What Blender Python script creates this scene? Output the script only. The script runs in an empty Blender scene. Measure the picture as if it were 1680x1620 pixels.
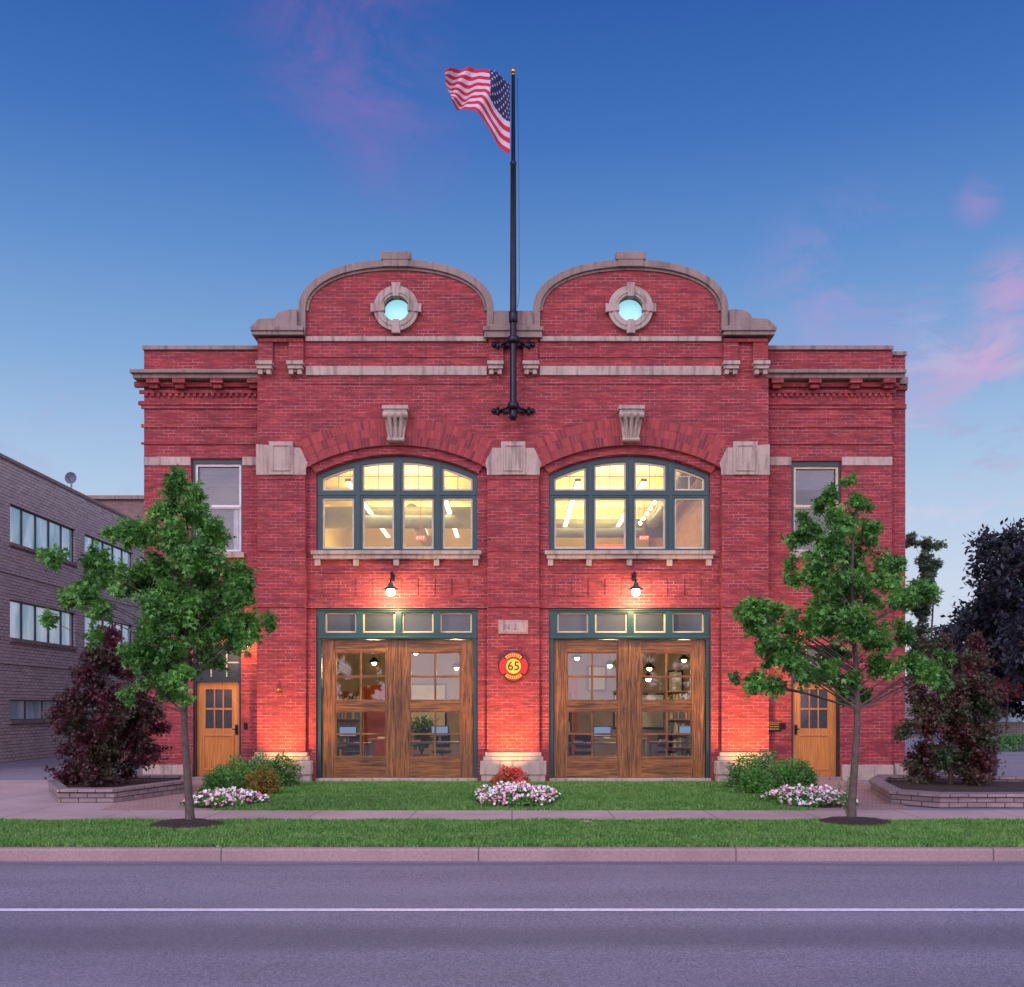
import bpy, math, random
import numpy as np
from mathutils import Vector, Matrix
from mathutils.geometry import tessellate_polygon
random.seed(7); rng=np.random.default_rng(7)
scene=bpy.context.scene
coll=scene.collection
scene.view_settings.view_transform='Standard'
scene.view_settings.look='None'
scene.view_settings.exposure=0
F=1790.0; D0=24.0; S=D0/F; CZ=1.63
def FX(p): return (p-840)*S          # elevation-drawing units -> metres
def FZ(p): return CZ+(1160-p)*S
def GX(p,d): return (p-840)*d/F
def GZ(p,d): return CZ+(1160-p)*d/F
def lin(r,g,b):
    f=lambda c:(c/255/12.92 if c/255<=0.04045 else ((c/255+0.055)/1.055)**2.4)
    return (f(r),f(g),f(b),1)
# ---------------------------------------------------------------- nodes
class NT:
    def __init__(s,nt): s.nt=nt
    def n(s,t,**k):
        nd=s.nt.nodes.new(t)
        for a,v in k.items(): setattr(nd,a,v)
        return nd
    def l(s,a,b): s.nt.links.new(a,b)
    def m(s,op,a,b=None,c=None,clamp=False):
        nd=s.n('ShaderNodeMath',operation=op,use_clamp=clamp)
        for i,v in enumerate((a,b,c)):
            if v is None: continue
            if isinstance(v,(int,float)): nd.inputs[i].default_value=v
            else: s.l(v,nd.inputs[i])
        return nd.outputs[0]
    def vm(s,op,a,b=None):
        nd=s.n('ShaderNodeVectorMath',operation=op)
        for i,v in enumerate((a,b)):
            if v is None: continue
            if isinstance(v,(tuple,list)): nd.inputs[i].default_value=v
            else: s.l(v,nd.inputs[i])
        return nd
    def mix(s,f,a,b,mode='MIX'):
        nd=s.n('ShaderNodeMix',data_type='RGBA',blend_type=mode)
        nd.clamp_factor=True
        for k,v in ((0,f),(6,a),(7,b)):
            if isinstance(v,(int,float)): nd.inputs[k].default_value=v
            elif isinstance(v,(tuple,list)): nd.inputs[k].default_value=tuple(v) if len(v)==4 else tuple(v)+(1,)
            else: s.l(v,nd.inputs[k])
        return nd.outputs[2]
    def mr(s,v,a,b,c=0.0,d=1.0,smooth=False):
        nd=s.n('ShaderNodeMapRange',interpolation_type='SMOOTHSTEP' if smooth else 'LINEAR')
        s.l(v,nd.inputs[0])
        for i,q in enumerate((a,b,c,d)): nd.inputs[i+1].default_value=q
        return nd.outputs[0]
    def noise(s,vec,scale,detail=3,rough=.55,dist=0):
        nd=s.n('ShaderNodeTexNoise'); 
        if vec is not None: s.l(vec,nd.inputs['Vector'])
        nd.inputs['Scale'].default_value=scale; nd.inputs['Detail'].default_value=detail
        nd.inputs['Roughness'].default_value=rough; nd.inputs['Distortion'].default_value=dist
        return nd.outputs[0]
    def scaled(s,vec,sc):
        return s.vm('MULTIPLY',vec,sc).outputs[0]
def newmat(name):
    m=bpy.data.materials.new(name); m.use_nodes=True
    t=NT(m.node_tree); bs=m.node_tree.nodes['Principled BSDF']
    pos=t.n('ShaderNodeNewGeometry').outputs['Position']
    return m,t,bs,pos
def bump(t,bs,h,st=.3,dist=.01):
    b=t.n('ShaderNodeBump'); b.inputs['Strength'].default_value=st; b.inputs['Distance'].default_value=dist
    t.l(h,b.inputs['Height']); t.l(b.outputs[0],bs.inputs['Normal'])
def simple(name,c,rough=.6,var=.15,scale=6,metal=0,emit=None,es=0,bumpy=0):
    m,t,bs,pos=newmat(name)
    c=tuple(c)+(1,) if len(c)==3 else c
    n=t.noise(pos,scale,4)
    dk=tuple(x*(1-var) for x in c[:3]); lt=tuple(min(1,x*(1+var)) for x in c[:3])
    col=t.mix(t.mr(n,.3,.7),dk,lt); t.l(col,bs.inputs['Base Color'])
    bs.inputs['Roughness'].default_value=rough; bs.inputs['Metallic'].default_value=metal
    if emit: bs.inputs['Emission Color'].default_value=tuple(emit)+(1,); bs.inputs['Emission Strength'].default_value=es
    if bumpy: bump(t,bs,t.noise(pos,scale*8,4),bumpy,.01)
    return m
def brickmat(name,c1,c2,mortar,bw=.215,rh=.075,ms=.008,stain=.35,dark=(.06,.01,.015),darkp=.3,rowst=.55):
    m,t,bs,pos=newmat(name)
    sep=t.n('ShaderNodeSeparateXYZ'); t.l(pos,sep.inputs[0])
    nrm=t.n('ShaderNodeNewGeometry').outputs['True Normal']; sn=t.n('ShaderNodeSeparateXYZ'); t.l(nrm,sn.inputs[0])
    side=t.m('GREATER_THAN',t.m('ABSOLUTE',sn.outputs[0]),.6)
    u=t.m('ADD',t.m('MULTIPLY',side,sep.outputs[1]),t.m('MULTIPLY',t.m('SUBTRACT',1,side),sep.outputs[0]))
    up=t.m('GREATER_THAN',t.m('ABSOLUTE',sn.outputs[2]),.6)
    v=t.m('ADD',sep.outputs[2],t.m('MULTIPLY',up,sep.outputs[1]))
    cb=t.n('ShaderNodeCombineXYZ'); t.l(u,cb.inputs[0]); t.l(v,cb.inputs[1])
    b=t.n('ShaderNodeTexBrick'); t.l(cb.outputs[0],b.inputs['Vector'])
    b.inputs['Color1'].default_value=(0,0,0,1); b.inputs['Color2'].default_value=(1,1,1,1); b.inputs['Mortar'].default_value=(.5,.5,.5,1)
    b.inputs['Scale'].default_value=1; b.inputs['Mortar Size'].default_value=ms; b.inputs['Mortar Smooth'].default_value=.2
    b.inputs['Brick Width'].default_value=bw; b.inputs['Row Height'].default_value=rh
    rnd=t.m('MULTIPLY',b.outputs['Color'],1)
    base=t.mix(rnd,c1,c2)
    base=t.mix(t.m('MULTIPLY',t.mr(rnd,.74,.82),darkp),base,dark)
    big=t.noise(t.scaled(cb.outputs[0],(1,1.6,1)),.8,5,.6)
    base=t.mix(t.mr(big,.35,.7,0,stain),base,t.mix(.5,c1,dark))
    rows=t.noise(t.scaled(cb.outputs[0],(1.1,13.3,1)),1.0,4,.75)
    base=t.mix(t.mr(rows,.46,.60,0,rowst),base,dark)
    rows2=t.noise(t.scaled(cb.outputs[0],(2.2,13.3,1)),1.0,3,.7)
    base=t.mix(t.mr(rows2,.52,.70,0,rowst*.7),base,tuple(min(1,x*1.5) for x in c2))
    fine=t.noise(pos,60,2)
    base=t.mix(t.mr(fine,.3,.8,0,.25),base,c2)
    mo=t.mix(t.mr(t.noise(t.scaled(cb.outputs[0],(1,3,1)),1.9,5,.7),.40,.58),mortar,tuple(x*.22 for x in mortar[:3]))
    col=t.mix(b.outputs['Fac'],base,mo)
    t.l(col,bs.inputs['Base Color']); bs.inputs['Roughness'].default_value=.85
    h=t.m('ADD',t.m('SUBTRACT',1,b.outputs['Fac']),t.m('MULTIPLY',fine,.4))
    bump(t,bs,h,.5,.01)
    return m
M={}
M['brick']=brickmat('red_brick',(.19,.016,.024),(.41,.044,.044),(.44,.17,.17),dark=(.06,.010,.022),ms=.0062,stain=.38,darkp=.45,rowst=.62,rh=.072)
M['greybrick']=brickmat('grey_brick',(.42,.36,.34),(.62,.52,.47),(.28,.25,.25),bw=.3,rh=.1,ms=.012,dark=(.18,.16,.16),rowst=.35)
M['brownbrick']=brickmat('brown_brick',(.20,.065,.02),(.34,.12,.035),(.3,.2,.12),dark=(.10,.03,.015))
M['dullbrick']=brickmat('dull_brick',(.16,.10,.09),(.26,.17,.15),(.2,.15,.14),dark=(.08,.05,.05))
m,t,bs,pos=newmat('arch_brick'); g=t.n('ShaderNodeNewGeometry').outputs['Random Per Island']
t.l(t.mix(t.mr(t.noise(pos,40,2),.3,.8,0,.3),t.mix(g,(.11,.012,.02),(.38,.045,.045)),(.42,.07,.07)),bs.inputs['Base Color']); bs.inputs['Roughness'].default_value=.85; M['arch']=m
def stone(name,c,joint=1.2):
    m,t,bs,pos=newmat(name)
    n=t.noise(pos,1.5,6,.65); n2=t.noise(pos,25,4,.6)
    dk=tuple(x*.6 for x in c)
    col=t.mix(t.mr(n,.35,.7),c,dk); col=t.mix(t.mr(n2,.3,.75,0,.5),col,tuple(min(1,x*1.25) for x in c))
    st=t.noise(t.scaled(pos,(6,6,.6)),1.5,4,.6)
    col=t.mix(t.mr(st,.50,.68,0,.6),col,(.08,.06,.055))
    t.l(col,bs.inputs['Base Color']); bs.inputs['Roughness'].default_value=.85; bump(t,bs,n2,.35,.01); return m
M['stone']=stone('limestone',(.41,.325,.27)); M['stoneD']=stone('weathered_limestone',(.25,.185,.16))
M['mortar']=simple('mortar',(.28,.11,.11),.9)
M['green']=simple('green_paint',(.006,.045,.048),.4,.2,3)
M['shade']=simple('lamp_enamel',(.01,.05,.045),.35)
M['dkgreen']=simple('dark_green_paint',(.006,.025,.03),.4)
M['cream']=simple('cream_sash',(.5,.43,.29),.5)
M['white']=simple('white_paint',(.6,.58,.60),.5)
M['blindg']=simple('grey_blind',(.09,.09,.15),.7)
def wood(name,c1,c2,vert=True):
    m,t,bs,pos=newmat(name)
    sc=(36,36,1.3) if vert else (1.3,36,36)
    n=t.noise(t.scaled(pos,sc),1.2,6,.72,.7); n2=t.noise(pos,2.5,3)
    col=t.mix(t.mr(n,.40,.60),c1,c2); col=t.mix(t.mr(n2,.35,.7,0,.4),col,c1)
    t.l(col,bs.inputs['Base Color']); bs.inputs['Roughness'].default_value=.42; bump(t,bs,n,.3,.008); return m
M['woodv']=wood('oak_vertical',(.04,.012,.004),(.33,.13,.026)); M['woodh']=wood('oak_horizontal',(.04,.012,.004),(.33,.13,.026),False)
M['fir']=wood('orange_wood',(.36,.12,.025),(.58,.23,.045)); 
M['black']=simple('black_metal',(.012,.012,.022),.35,.3,5,.6)
M['brass']=simple('brass',(.5,.3,.08),.3,.2,5,1)
M['duct']=simple('galvanised_duct',(.30,.34,.34),.4,.2,3,.5)
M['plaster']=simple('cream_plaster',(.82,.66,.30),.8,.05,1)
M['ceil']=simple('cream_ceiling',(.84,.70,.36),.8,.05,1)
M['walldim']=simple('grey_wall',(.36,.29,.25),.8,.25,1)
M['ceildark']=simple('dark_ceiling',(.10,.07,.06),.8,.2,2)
M['orange']=simple('orange_wall',(.50,.075,.012),.7)
M['floor']=simple('polished_floor',(.12,.08,.06),.35)
M['roof']=simple('roof_membrane',(.12,.12,.13),.9)
M['lampglow']=simple('lamp_glow',(.9,.9,.8),.5,emit=(1,.78,.42),es=22)
M['lampbright']=simple('lamp_bulb_glow',(.9,.9,.8),.5,emit=(1,.85,.5),es=70)
M['tube']=simple('fluorescent_tube',(.9,.9,.8),.5,emit=(1,.93,.68),es=3.5)
M['exitred']=simple('exit_red',(.35,.01,.01),.5,emit=(1,.03,.02),es=.45)
M['exitwhite']=simple('exit_white',(.8,.7,.7),.5,emit=(1,.5,.4),es=.9)
M['oculus']=simple('oculus_glow_glass',(.3,.6,.65),.3,emit=(.38,.86,.95),es=.75,scale=3)  # pale cyan emission put into the pane for the sky glow behind it
M['screen']=simple('screen_glow',(.05,.06,.08),.3,emit=(.35,.5,.8),es=.6)
def glassmat(name,k):
    m,t,bs,pos=newmat(name); nt=m.node_tree; nt.nodes.remove(bs)
    tr=t.n('ShaderNodeBsdfTransparent'); gl=t.n('ShaderNodeBsdfGlossy'); gl.inputs['Roughness'].default_value=.01
    fr=t.n('ShaderNodeFresnel'); fr.inputs[0].default_value=1.5; mx=t.n('ShaderNodeMixShader')
    bp=t.n('ShaderNodeBump'); bp.inputs['Strength'].default_value=.06; t.l(t.noise(pos,1.2,2),bp.inputs['Height']); t.l(bp.outputs[0],gl.inputs['Normal'])
    t.l(t.m('MULTIPLY',fr.outputs[0],k),mx.inputs[0]); t.l(tr.outputs[0],mx.inputs[1]); t.l(gl.outputs[0],mx.inputs[2]); t.l(mx.outputs[0],nt.nodes['Material Output'].inputs[0])
    tr.inputs[0].default_value=(.92,.95,.95,1); return m
M['glass']=glassmat('window_glass',1.1); M['glassR']=glassmat('door_window_glass',1.7)
m,t,bs,pos=newmat('obscure_glass'); t.l(t.mix(t.mr(t.noise(pos,60,3),.3,.7),(.015,.022,.028),(.08,.09,.10)),bs.inputs['Base Color']); bs.inputs['Roughness'].default_value=.12; M['obscure']=m
m,t,bs,pos=newmat('blue_glass'); t.l(t.mix(t.mr(t.noise(t.scaled(pos,(1,1.5,.6)),.8,3),.38,.62),(.35,.55,.58),(.85,.95,.95)),bs.inputs['Base Color']); bs.inputs['Roughness'].default_value=.1; bs.inputs['Metallic'].default_value=.45; M['blueglass']=m
# ---------------------------------------------------------------- mesh builder
class MB:
    def __init__(s): s.v=[];s.f=[];s.m=[];s.sm=[]
    def add(s,vs,fs,mat=0,smooth=False):
        o=len(s.v); s.v+= [tuple(v) for v in vs]
        for f in fs: s.f.append([i+o for i in f]); s.m.append(mat); s.sm.append(smooth)
        return s
    def box(s,x0,x1,y0,y1,z0,z1,mat=0):
        if x0>x1:x0,x1=x1,x0
        if y0>y1:y0,y1=y1,y0
        if z0>z1:z0,z1=z1,z0
        vs=[(x0,y0,z0),(x1,y0,z0),(x1,y1,z0),(x0,y1,z0),(x0,y0,z1),(x1,y0,z1),(x1,y1,z1),(x0,y1,z1)]
        return s.add(vs,[(0,3,2,1),(4,5,6,7),(0,1,5,4),(1,2,6,5),(2,3,7,6),(3,0,4,7)],mat)
    def fb(s,x0,x1,p0,p1,y0,y1,mat=0):   # box from facade drawing
        return s.box(FX(x0),FX(x1),y0,y1,FZ(p0),FZ(p1),mat)
    def plate(s,outer,holes,a0,a1,axis='y',mat=0):
        loops=[outer]+holes
        tri=tessellate_polygon([[Vector((p[0],p[1],0)) for p in lp] for lp in loops])
        pts=[p for lp in loops for p in lp]; n=len(pts)
        mp={'y':lambda p,a:(p[0],a,p[1]),'x':lambda p,a:(a,p[0],p[1]),'z':lambda p,a:(p[0],p[1],a)}[axis]
        vs=[mp(p,a0) for p in pts]+[mp(p,a1) for p in pts]
        fs=[]
        for tr in tri:
            a,b,c=tr
            ar=(pts[b][0]-pts[a][0])*(pts[c][1]-pts[a][1])-(pts[c][0]-pts[a][0])*(pts[b][1]-pts[a][1])
            if abs(ar)<1e-12: continue
            if ar<0: a,b,c=a,c,b
            fs.append((a,b,c)); fs.append((a+n,c+n,b+n))
        o=0
        for lp in loops:
            k=len(lp)
            for i in range(k):
                j=(i+1)%k; fs.append((o+i,o+j,o+j+n,o+i+n))
            o+=k
        return s.add(vs,fs,mat)
    def fplate(s,outer,holes,y0,y1,mat=0):
        c=lambda lp:[(FX(a),FZ(b)) for a,b in lp]
        return s.plate(c(outer),[c(h) for h in holes],y0,y1,'y',mat)
    def tube(s,pts,rad,n=8,mat=0,cap=True):
        pts=[Vector(p) for p in pts]; 
        if isinstance(rad,(int,float)): rad=[rad]*len(pts)
        vs=[];fs=[]
        up=None
        for i,p in enumerate(pts):
            d=(pts[min(i+1,len(pts)-1)]-pts[max(i-1,0)]).normalized()
            if up is None: up=Vector((0,0,1)) if abs(d.z)<.9 else Vector((1,0,0))
            a=d.cross(up); 
            if a.length<1e-4: a=d.cross(Vector((0,1,0)))
            a.normalize(); b=d.cross(a).normalized(); up=-b if up.dot(b)<0 else b
            b2=d.cross(a)
            for k in range(n):
                th=2*math.pi*k/n
                vs.append(p+(a*math.cos(th)+b2*math.sin(th))*rad[i])
        for i in range(len(pts)-1):
            for k in range(n):
                k2=(k+1)%n; fs.append((i*n+k,i*n+k2,(i+1)*n+k2,(i+1)*n+k))
        if cap: fs.append(tuple(range(n))); fs.append(tuple(range((len(pts)-1)*n,len(pts)*n))[::-1])
        return s.add(vs,fs,mat,True)
    def lathe(s,cx,cy,prof,n=20,mat=0):
        vs=[];fs=[]
        for r,z in prof:
            for k in range(n): vs.append((cx+r*math.cos(2*math.pi*k/n),cy+r*math.sin(2*math.pi*k/n),z))
        for i in range(len(prof)-1):
            for k in range(n):
                k2=(k+1)%n; fs.append((i*n+k,i*n+k2,(i+1)*n+k2,(i+1)*n+k))
        fs.append(tuple(range(n))[::-1]); fs.append(tuple(range((len(prof)-1)*n,len(prof)*n)))
        return s.add(vs,fs,mat,True)
    def ball(s,c,r,n=12,mat=0):
        return s.lathe(c[0],c[1],[(max(1e-3,r*math.sin(math.pi*i/8)),c[2]-r*math.cos(math.pi*i/8)) for i in range(9)],n,mat)
    def obj(s,name,parent,mats,bevel=0,fix=True):
        me=bpy.data.meshes.new(name); me.from_pydata(s.v,[],s.f)
        me.polygons.foreach_set('material_index',s.m); me.polygons.foreach_set('use_smooth',s.sm)
        if not isinstance(mats,(list,tuple)): mats=[mats]
        for m in mats: me.materials.append(M[m] if isinstance(m,str) else m)
        if fix:
            import bmesh
            bm=bmesh.new(); bm.from_mesh(me); bmesh.ops.recalc_face_normals(bm,faces=bm.faces); bm.to_mesh(me); bm.free()
        me.update()
        o=bpy.data.objects.new(name,me); link(o,parent)
        if bevel:
            b=o.modifiers.new('bevel','BEVEL'); b.width=bevel; b.segments=2; b.limit_method='ANGLE'
        return o
def link(o,parent):
    coll.objects.link(o)
    if parent is not None:
        o.parent=parent
        if parent.type=='EMPTY' and 'cat0' in parent: o.matrix_parent_inverse=Matrix.Translation(-Vector(parent['loc0']))
def top(name,label,cat,loc=(0,0,0),group=None):
    e=bpy.data.objects.new(name,None); e.empty_display_size=.2; e.location=loc; coll.objects.link(e)
    e['label']=label; e['category']=cat; e['loc0']=list(loc); e['cat0']=1
    if group: e['group']=group
    return e
def solo(o,label,cat,group=None):
    o['label']=label;o['category']=cat
    if group:o['group']=group
    return o
def struct(o): o['kind']='structure'; return o
def textmesh(s,size,loc,name,parent,mat,ext=.003,rotz=0):
    cu=bpy.data.curves.new('t','FONT'); cu.body=s; cu.size=size; cu.extrude=ext; cu.align_x='CENTER'; cu.align_y='CENTER'
    o=bpy.data.objects.new('t',cu); coll.objects.link(o)
    bpy.context.view_layer.update()
    me=bpy.data.meshes.new_from_object(o.evaluated_get(bpy.context.evaluated_depsgraph_get()))
    bpy.data.objects.remove(o)
    me.transform(Matrix.Translation(loc)@Matrix.Rotation(math.pi/2,4,'X'))
    me.materials.clear(); me.materials.append(M[mat])
    o=bpy.data.objects.new(name,me); link(o,parent); return o
def light(kind,name,loc,energy,color,parent=None,size=.1,rot=None,**k):
    l=bpy.data.lights.new(name,kind); l.energy=energy; l.color=color
    if kind=='AREA': l.shape='RECTANGLE'; l.size=size; l.size_y=k.get('sy',size)
    elif kind=='SPOT': l.shadow_soft_size=size; l.spot_size=k['cone']; l.spot_blend=1.0
    else: l.shadow_soft_size=size
    o=bpy.data.objects.new(name,l); link(o,parent); o.location=loc
    if rot: o.rotation_euler=rot
    return o
def arc(cx,cy,R,xa,xb,n=20):
    return [(x,cy-math.sqrt(R*R-(x-cx)**2)) for x in [xa+(xb-xa)*i/n for i in range(n+1)]]
# ================================================================ FIRE STATION
st=top('fire_station','red brick fire station with twin curved gables and oak bay doors','building',(0,0,0))
CX=[651.5,1033.0]; CY=1047.5; G0=1282
OFF=[0,381.5]
def sup(cx,a,b,n=28,e=2.2,base=515):
    out=[]
    for i in range(n+1):
        th=math.pi-math.pi*i/n; c,s_=math.cos(th),math.sin(th)
        out.append((cx+a*math.copysign(abs(c)**(2/e),c),base-b*abs(s_)**(2/e)))
    return out
o=[(425,G0),(503,G0)]+arc(CX[0],CY,314.5,503,800)+[(800,G0),(884,G0)]+arc(CX[1],CY,314.5,884,1182)+[(1182,G0),(1258,G0),(1258,556),(1180,556)]
o+=sup(CX[1],147,70)[::-1]+[(886,556),(798.5,556)]+sup(CX[0],147,70)[::-1]+[(504.5,556),(425,556)]
circ=lambda cx,cy,r,n=32:[(cx+r*math.cos(2*math.pi*i/n),cy+r*math.sin(2*math.pi*i/n)) for i in range(n)]
b=MB(); b.fplate(o,[circ(cx,512,22) for cx in CX],-.15,.35)
wall=b.obj('wall',st,'brick')
for k in (0,1):
    f=OFF[k]; x0,x1=(503,800) if k==0 else (884,1182)
    cx=CX[k]
    out=[(x0,G0),(519+f,G0),(519+f,998),(784+f,998),(784+f,G0),(x1,G0)]+arc(cx,CY,314.5,x0,x1)[::-1]
    hole=[(519+f,905)]+arc(cx,CY,299.5,519+f,783.5+f)+[(783.5+f,905)]
    b=MB(); b.fplate(out,[hole],0,.35)
    b.fb(503+f,800+f,990,998,-.05,0.02); b.fb(530+f,772+f,937,941,-.03,0.02)
    b.fb(503+f,519+f,1010,G0,-.05,.02); b.fb(784+f,800+f,1010,G0,-.05,.02)
    for q in range(9): b.fb(530+f+q*27.2,530+f+q*27.2+20,950,978,-.018,0.02)
    b.obj('wall',st,'brick')
for k in (0,1):
    b=MB(); cx=CX[k]
    b.fplate(arc(cx,CY,314.4,cx-141,cx+141)+arc(cx,CY,301,cx-133,cx+133)[::-1],[],-.07,.02)
    b.obj('arch_moulding',st,'brick')
    b=MB(); A=math.radians(26)
    def rp(r,t): return (cx+r*math.sin(t),CY-r*math.cos(t))
    n=48
    b.fplate([rp(314.5,-A+2*A*i/n) for i in range(n+1)]+[rp(357,A-2*A*i/n) for i in range(n+1)],[],-.158,-.10,1)
    nb=54
    for ri,(r0,r1) in enumerate(((315,328.6),(329.2,342.4),(343.0,357))):
        for i in range(nb):
            t0=-A+2*A*(i+.10)/nb; t1=-A+2*A*(i+.90)/nb
            b.fplate([rp(r0,t0),rp(r0,t1),rp(r1,t1),rp(r1,t0)],[],-.163-.008*random.random(),-.15,0)
    b.obj('arch',st,['arch','mortar'])
for x0,x1 in ((425,503),(800,884),(1182,1258)):
    b=MB(); b.fb(x0+.2,x1-.2,783,1240,-.157,-.10); b.fb(x0-1,x1+1,988,997,-.19,-.11); b.fb(x0+3,x1-3,965,969,-.175,-.11); b.fb(x0-.5,x1+.5,1000,1239,-.17,-.11)
    b.fb(x0+2,x1-2,784,789,-.17,-.11); b.fb(x0+1,x1-1,902,906,-.175,-.11); b.fb(x0+8,x1-8,820,823,-.17,-.11)
    b.obj('pilaster',st,'brick')
    b2=MB()
    for (p0,p1,pr) in ((1234,1241,.23),(1241,1248,.28),(1248,1270,.36),(1270,G0,.33)):
        b2.fb(x0-2-(pr-.2)*60,x1+2+(pr-.2)*60,p0,p1,-pr,-.05)
    b2.obj('pilaster_base',st,'stone',.014)
for i,(x0,x1) in enumerate(((425,503),(800,884),(1182,1258))):
    xm=(x0+x1)/2
    left=[(x0-2,782),(x0-2,732)] if i==0 else [(x0-1,782),(x0-1,773),(x0-4,763),(x0+8,738)]
    right=[(x1+2,732),(x1+2,782)] if i==2 else [(x1-8,738),(x1+4,763),(x1+1,773),(x1+1,782)]
    b=MB(); b.fplate(left+right,[],-.170,-.12)
    b.obj('impost_block',st,'stone',.005)
    b=MB(); b.fb(xm-20,xm+20,728,782,-.20,-.165); b.fplate([(xm-15,733),(xm+15,733),(xm+15,776),(xm-15,776)],[[(xm-12.5,735.5),(xm+12.5,735.5),(xm+12.5,773.5),(xm-12.5,773.5)]],-.225,-.195)
    b.obj('panel_stone',st,'stone',.006)
for cx in CX:
    b=MB()
    pr=[(-.15,730),(-.23,730),(-.26,722),(-.28,706),(-.36,692),(-.42,684),(-.15,684)]
    vs=[];n=len(pr)
    for sgn in (-1,1):
        for y,p in pr:
            w=12+ (730-p)/46*7
            vs.append((FX(cx+sgn*w),y,FZ(p)))
    b.add(vs,[tuple(range(n)),tuple(range(n,2*n))[::-1]]+[(i,(i+1)%n,(i+1)%n+n,i+n) for i in range(n)])
    b.fb(cx-21,cx+21,674,680,-.45,-.12); b.fb(cx-19,cx+19,680,684,-.42,-.12)
    for dx in (-11,0,11):
        b.tube([(FX(cx+dx*.62),-.27,FZ(727)),(FX(cx+dx*.75),-.30,FZ(706)),(FX(cx+dx*.9),-.40,FZ(692)),(FX(cx+dx),-.44,FZ(686))],[.025,.04,.055,.06],8)
    b.tube([(FX(cx-20),-.40,FZ(689)),(FX(cx+20),-.40,FZ(689))],.07,12)
    b.tube([(FX(cx-14),-.26,FZ(726)),(FX(cx+14),-.26,FZ(726))],.045,10)
    b.obj('keystone',st,'stone',.005)
for x0,x1 in ((504,799),(885,1181)):
    b=MB(); b.fb(x0,x1,557,565,-.21,-.1); b.obj('stone_band',st,'stone',.01)
    b=MB(); b.fb(x0,x1,605,620,-.19,-.1); b.obj('stone_band',st,'stone',.01)
    for p0,p1,q in ((586,590,.17),(630,634,.165)):
        b=MB(); b.fb(x0,x1,p0,p1,-q,-.1); b.obj('brick_course',st,'brick')
for x in (425,475,800,857,1182,1231):
    b=MB(); b.fb(x,x+27,600,606,-.36,-.1); b.fb(x+1.5,x+25.5,606,612,-.32,-.1)
    b.fb(x+3,x+10,612,620,-.28,-.1); b.fb(x+16.5,x+23.5,612,620,-.28,-.1); b.fb(x+10,x+16.5,612,616,-.24,-.1)
    b.obj('bracket',st,'stone',.006)
for x0,x1 in ((427,501),(802,882),(1184,1256)):
    b=MB(); b.fb(x0,x0+24,566,600,-.22,-.1); b.fb(x1-24,x1,566,600,-.22,-.1); b.fb(x0,x1,562,567,-.25,-.1); 
    b.obj('pier',st,'brick')
def ucop(cx):
    a=sup(cx,159,82); c=sup(cx,147.3,70.3)
    return [(cx-159,541)]+a+[(cx+159,541),(cx+147.3,556)]+c[::-1]+[(cx-147.3,556)]
for cx in CX:
    b=MB(); b.fplate(ucop(cx),[],-.24,.40); b.fplate(sup(cx,147.2,70.2)+sup(cx,143,66)[::-1],[],-.185,-.1)
    b.obj('gable_coping',st,'stoneD',.015)
    b=MB(); b.fb(cx-24,cx+24,421,434,-.28,.44); b.fb(cx-21,cx+21,434,445,-.27,.2); b.obj('gable_crest',st,'stoneD',.012)
    b=MB(); b.fplate(circ(cx,512,36.5,48),[circ(cx,512,21,48)],-.24,-.1); b.fplate(circ(cx,512,30,48),[circ(cx,512,25,48)],-.26,-.23)
    b.obj('oculus_ring',st,'stone',.01)
    for dx,dy in ((0,-1),(0,1),(1,0),(-1,0)):
        b=MB(); w1,w2=6,9
        pl=[]
        for r,w in ((18.5,w1),(41,w2)):
            for sg in ((-1,1) if r<30 else (1,-1)): pl.append((cx+dx*r+dy*sg*w*.8,512+dy*r+dx*sg*w*.8))
        b.fplate(pl,[],-.275,-.09); b.obj('oculus_keystone',st,'stone',.008)
    b=MB(); b.fplate(circ(cx,512,22,32),[],.08,.1); b.obj('oculus_glow_pane',st,'oculus')
ends=[[(419,558),(419,542),(430,532),(455,531),(461,522),(475,517),(492,516),(492,541),(503.5,556),(503.5,558)],
      [(1265.5,558),(1265.5,542),(1254,532),(1230,531),(1224,522),(1210,517),(1192.5,516),(1192.5,541),(1181,556),(1181,558)],
      [(795,562),(795,545),(806,541),(810.8,541),(810.8,519),(873.7,519),(873.7,541),(878,541),(889,545),(889,562)]]
for i,e in enumerate(ends):
    b=MB(); b.fplate(e,[],-.34,.42)
    xs=[p[0] for p in e]
    b.fb(min(xs)-2,max(xs)+(2 if i else -1) if i!=1 else max(xs)+2,545,552,-.38,.3)
    b.obj('parapet_block',st,'stoneD',.014)
YW=.25
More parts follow.
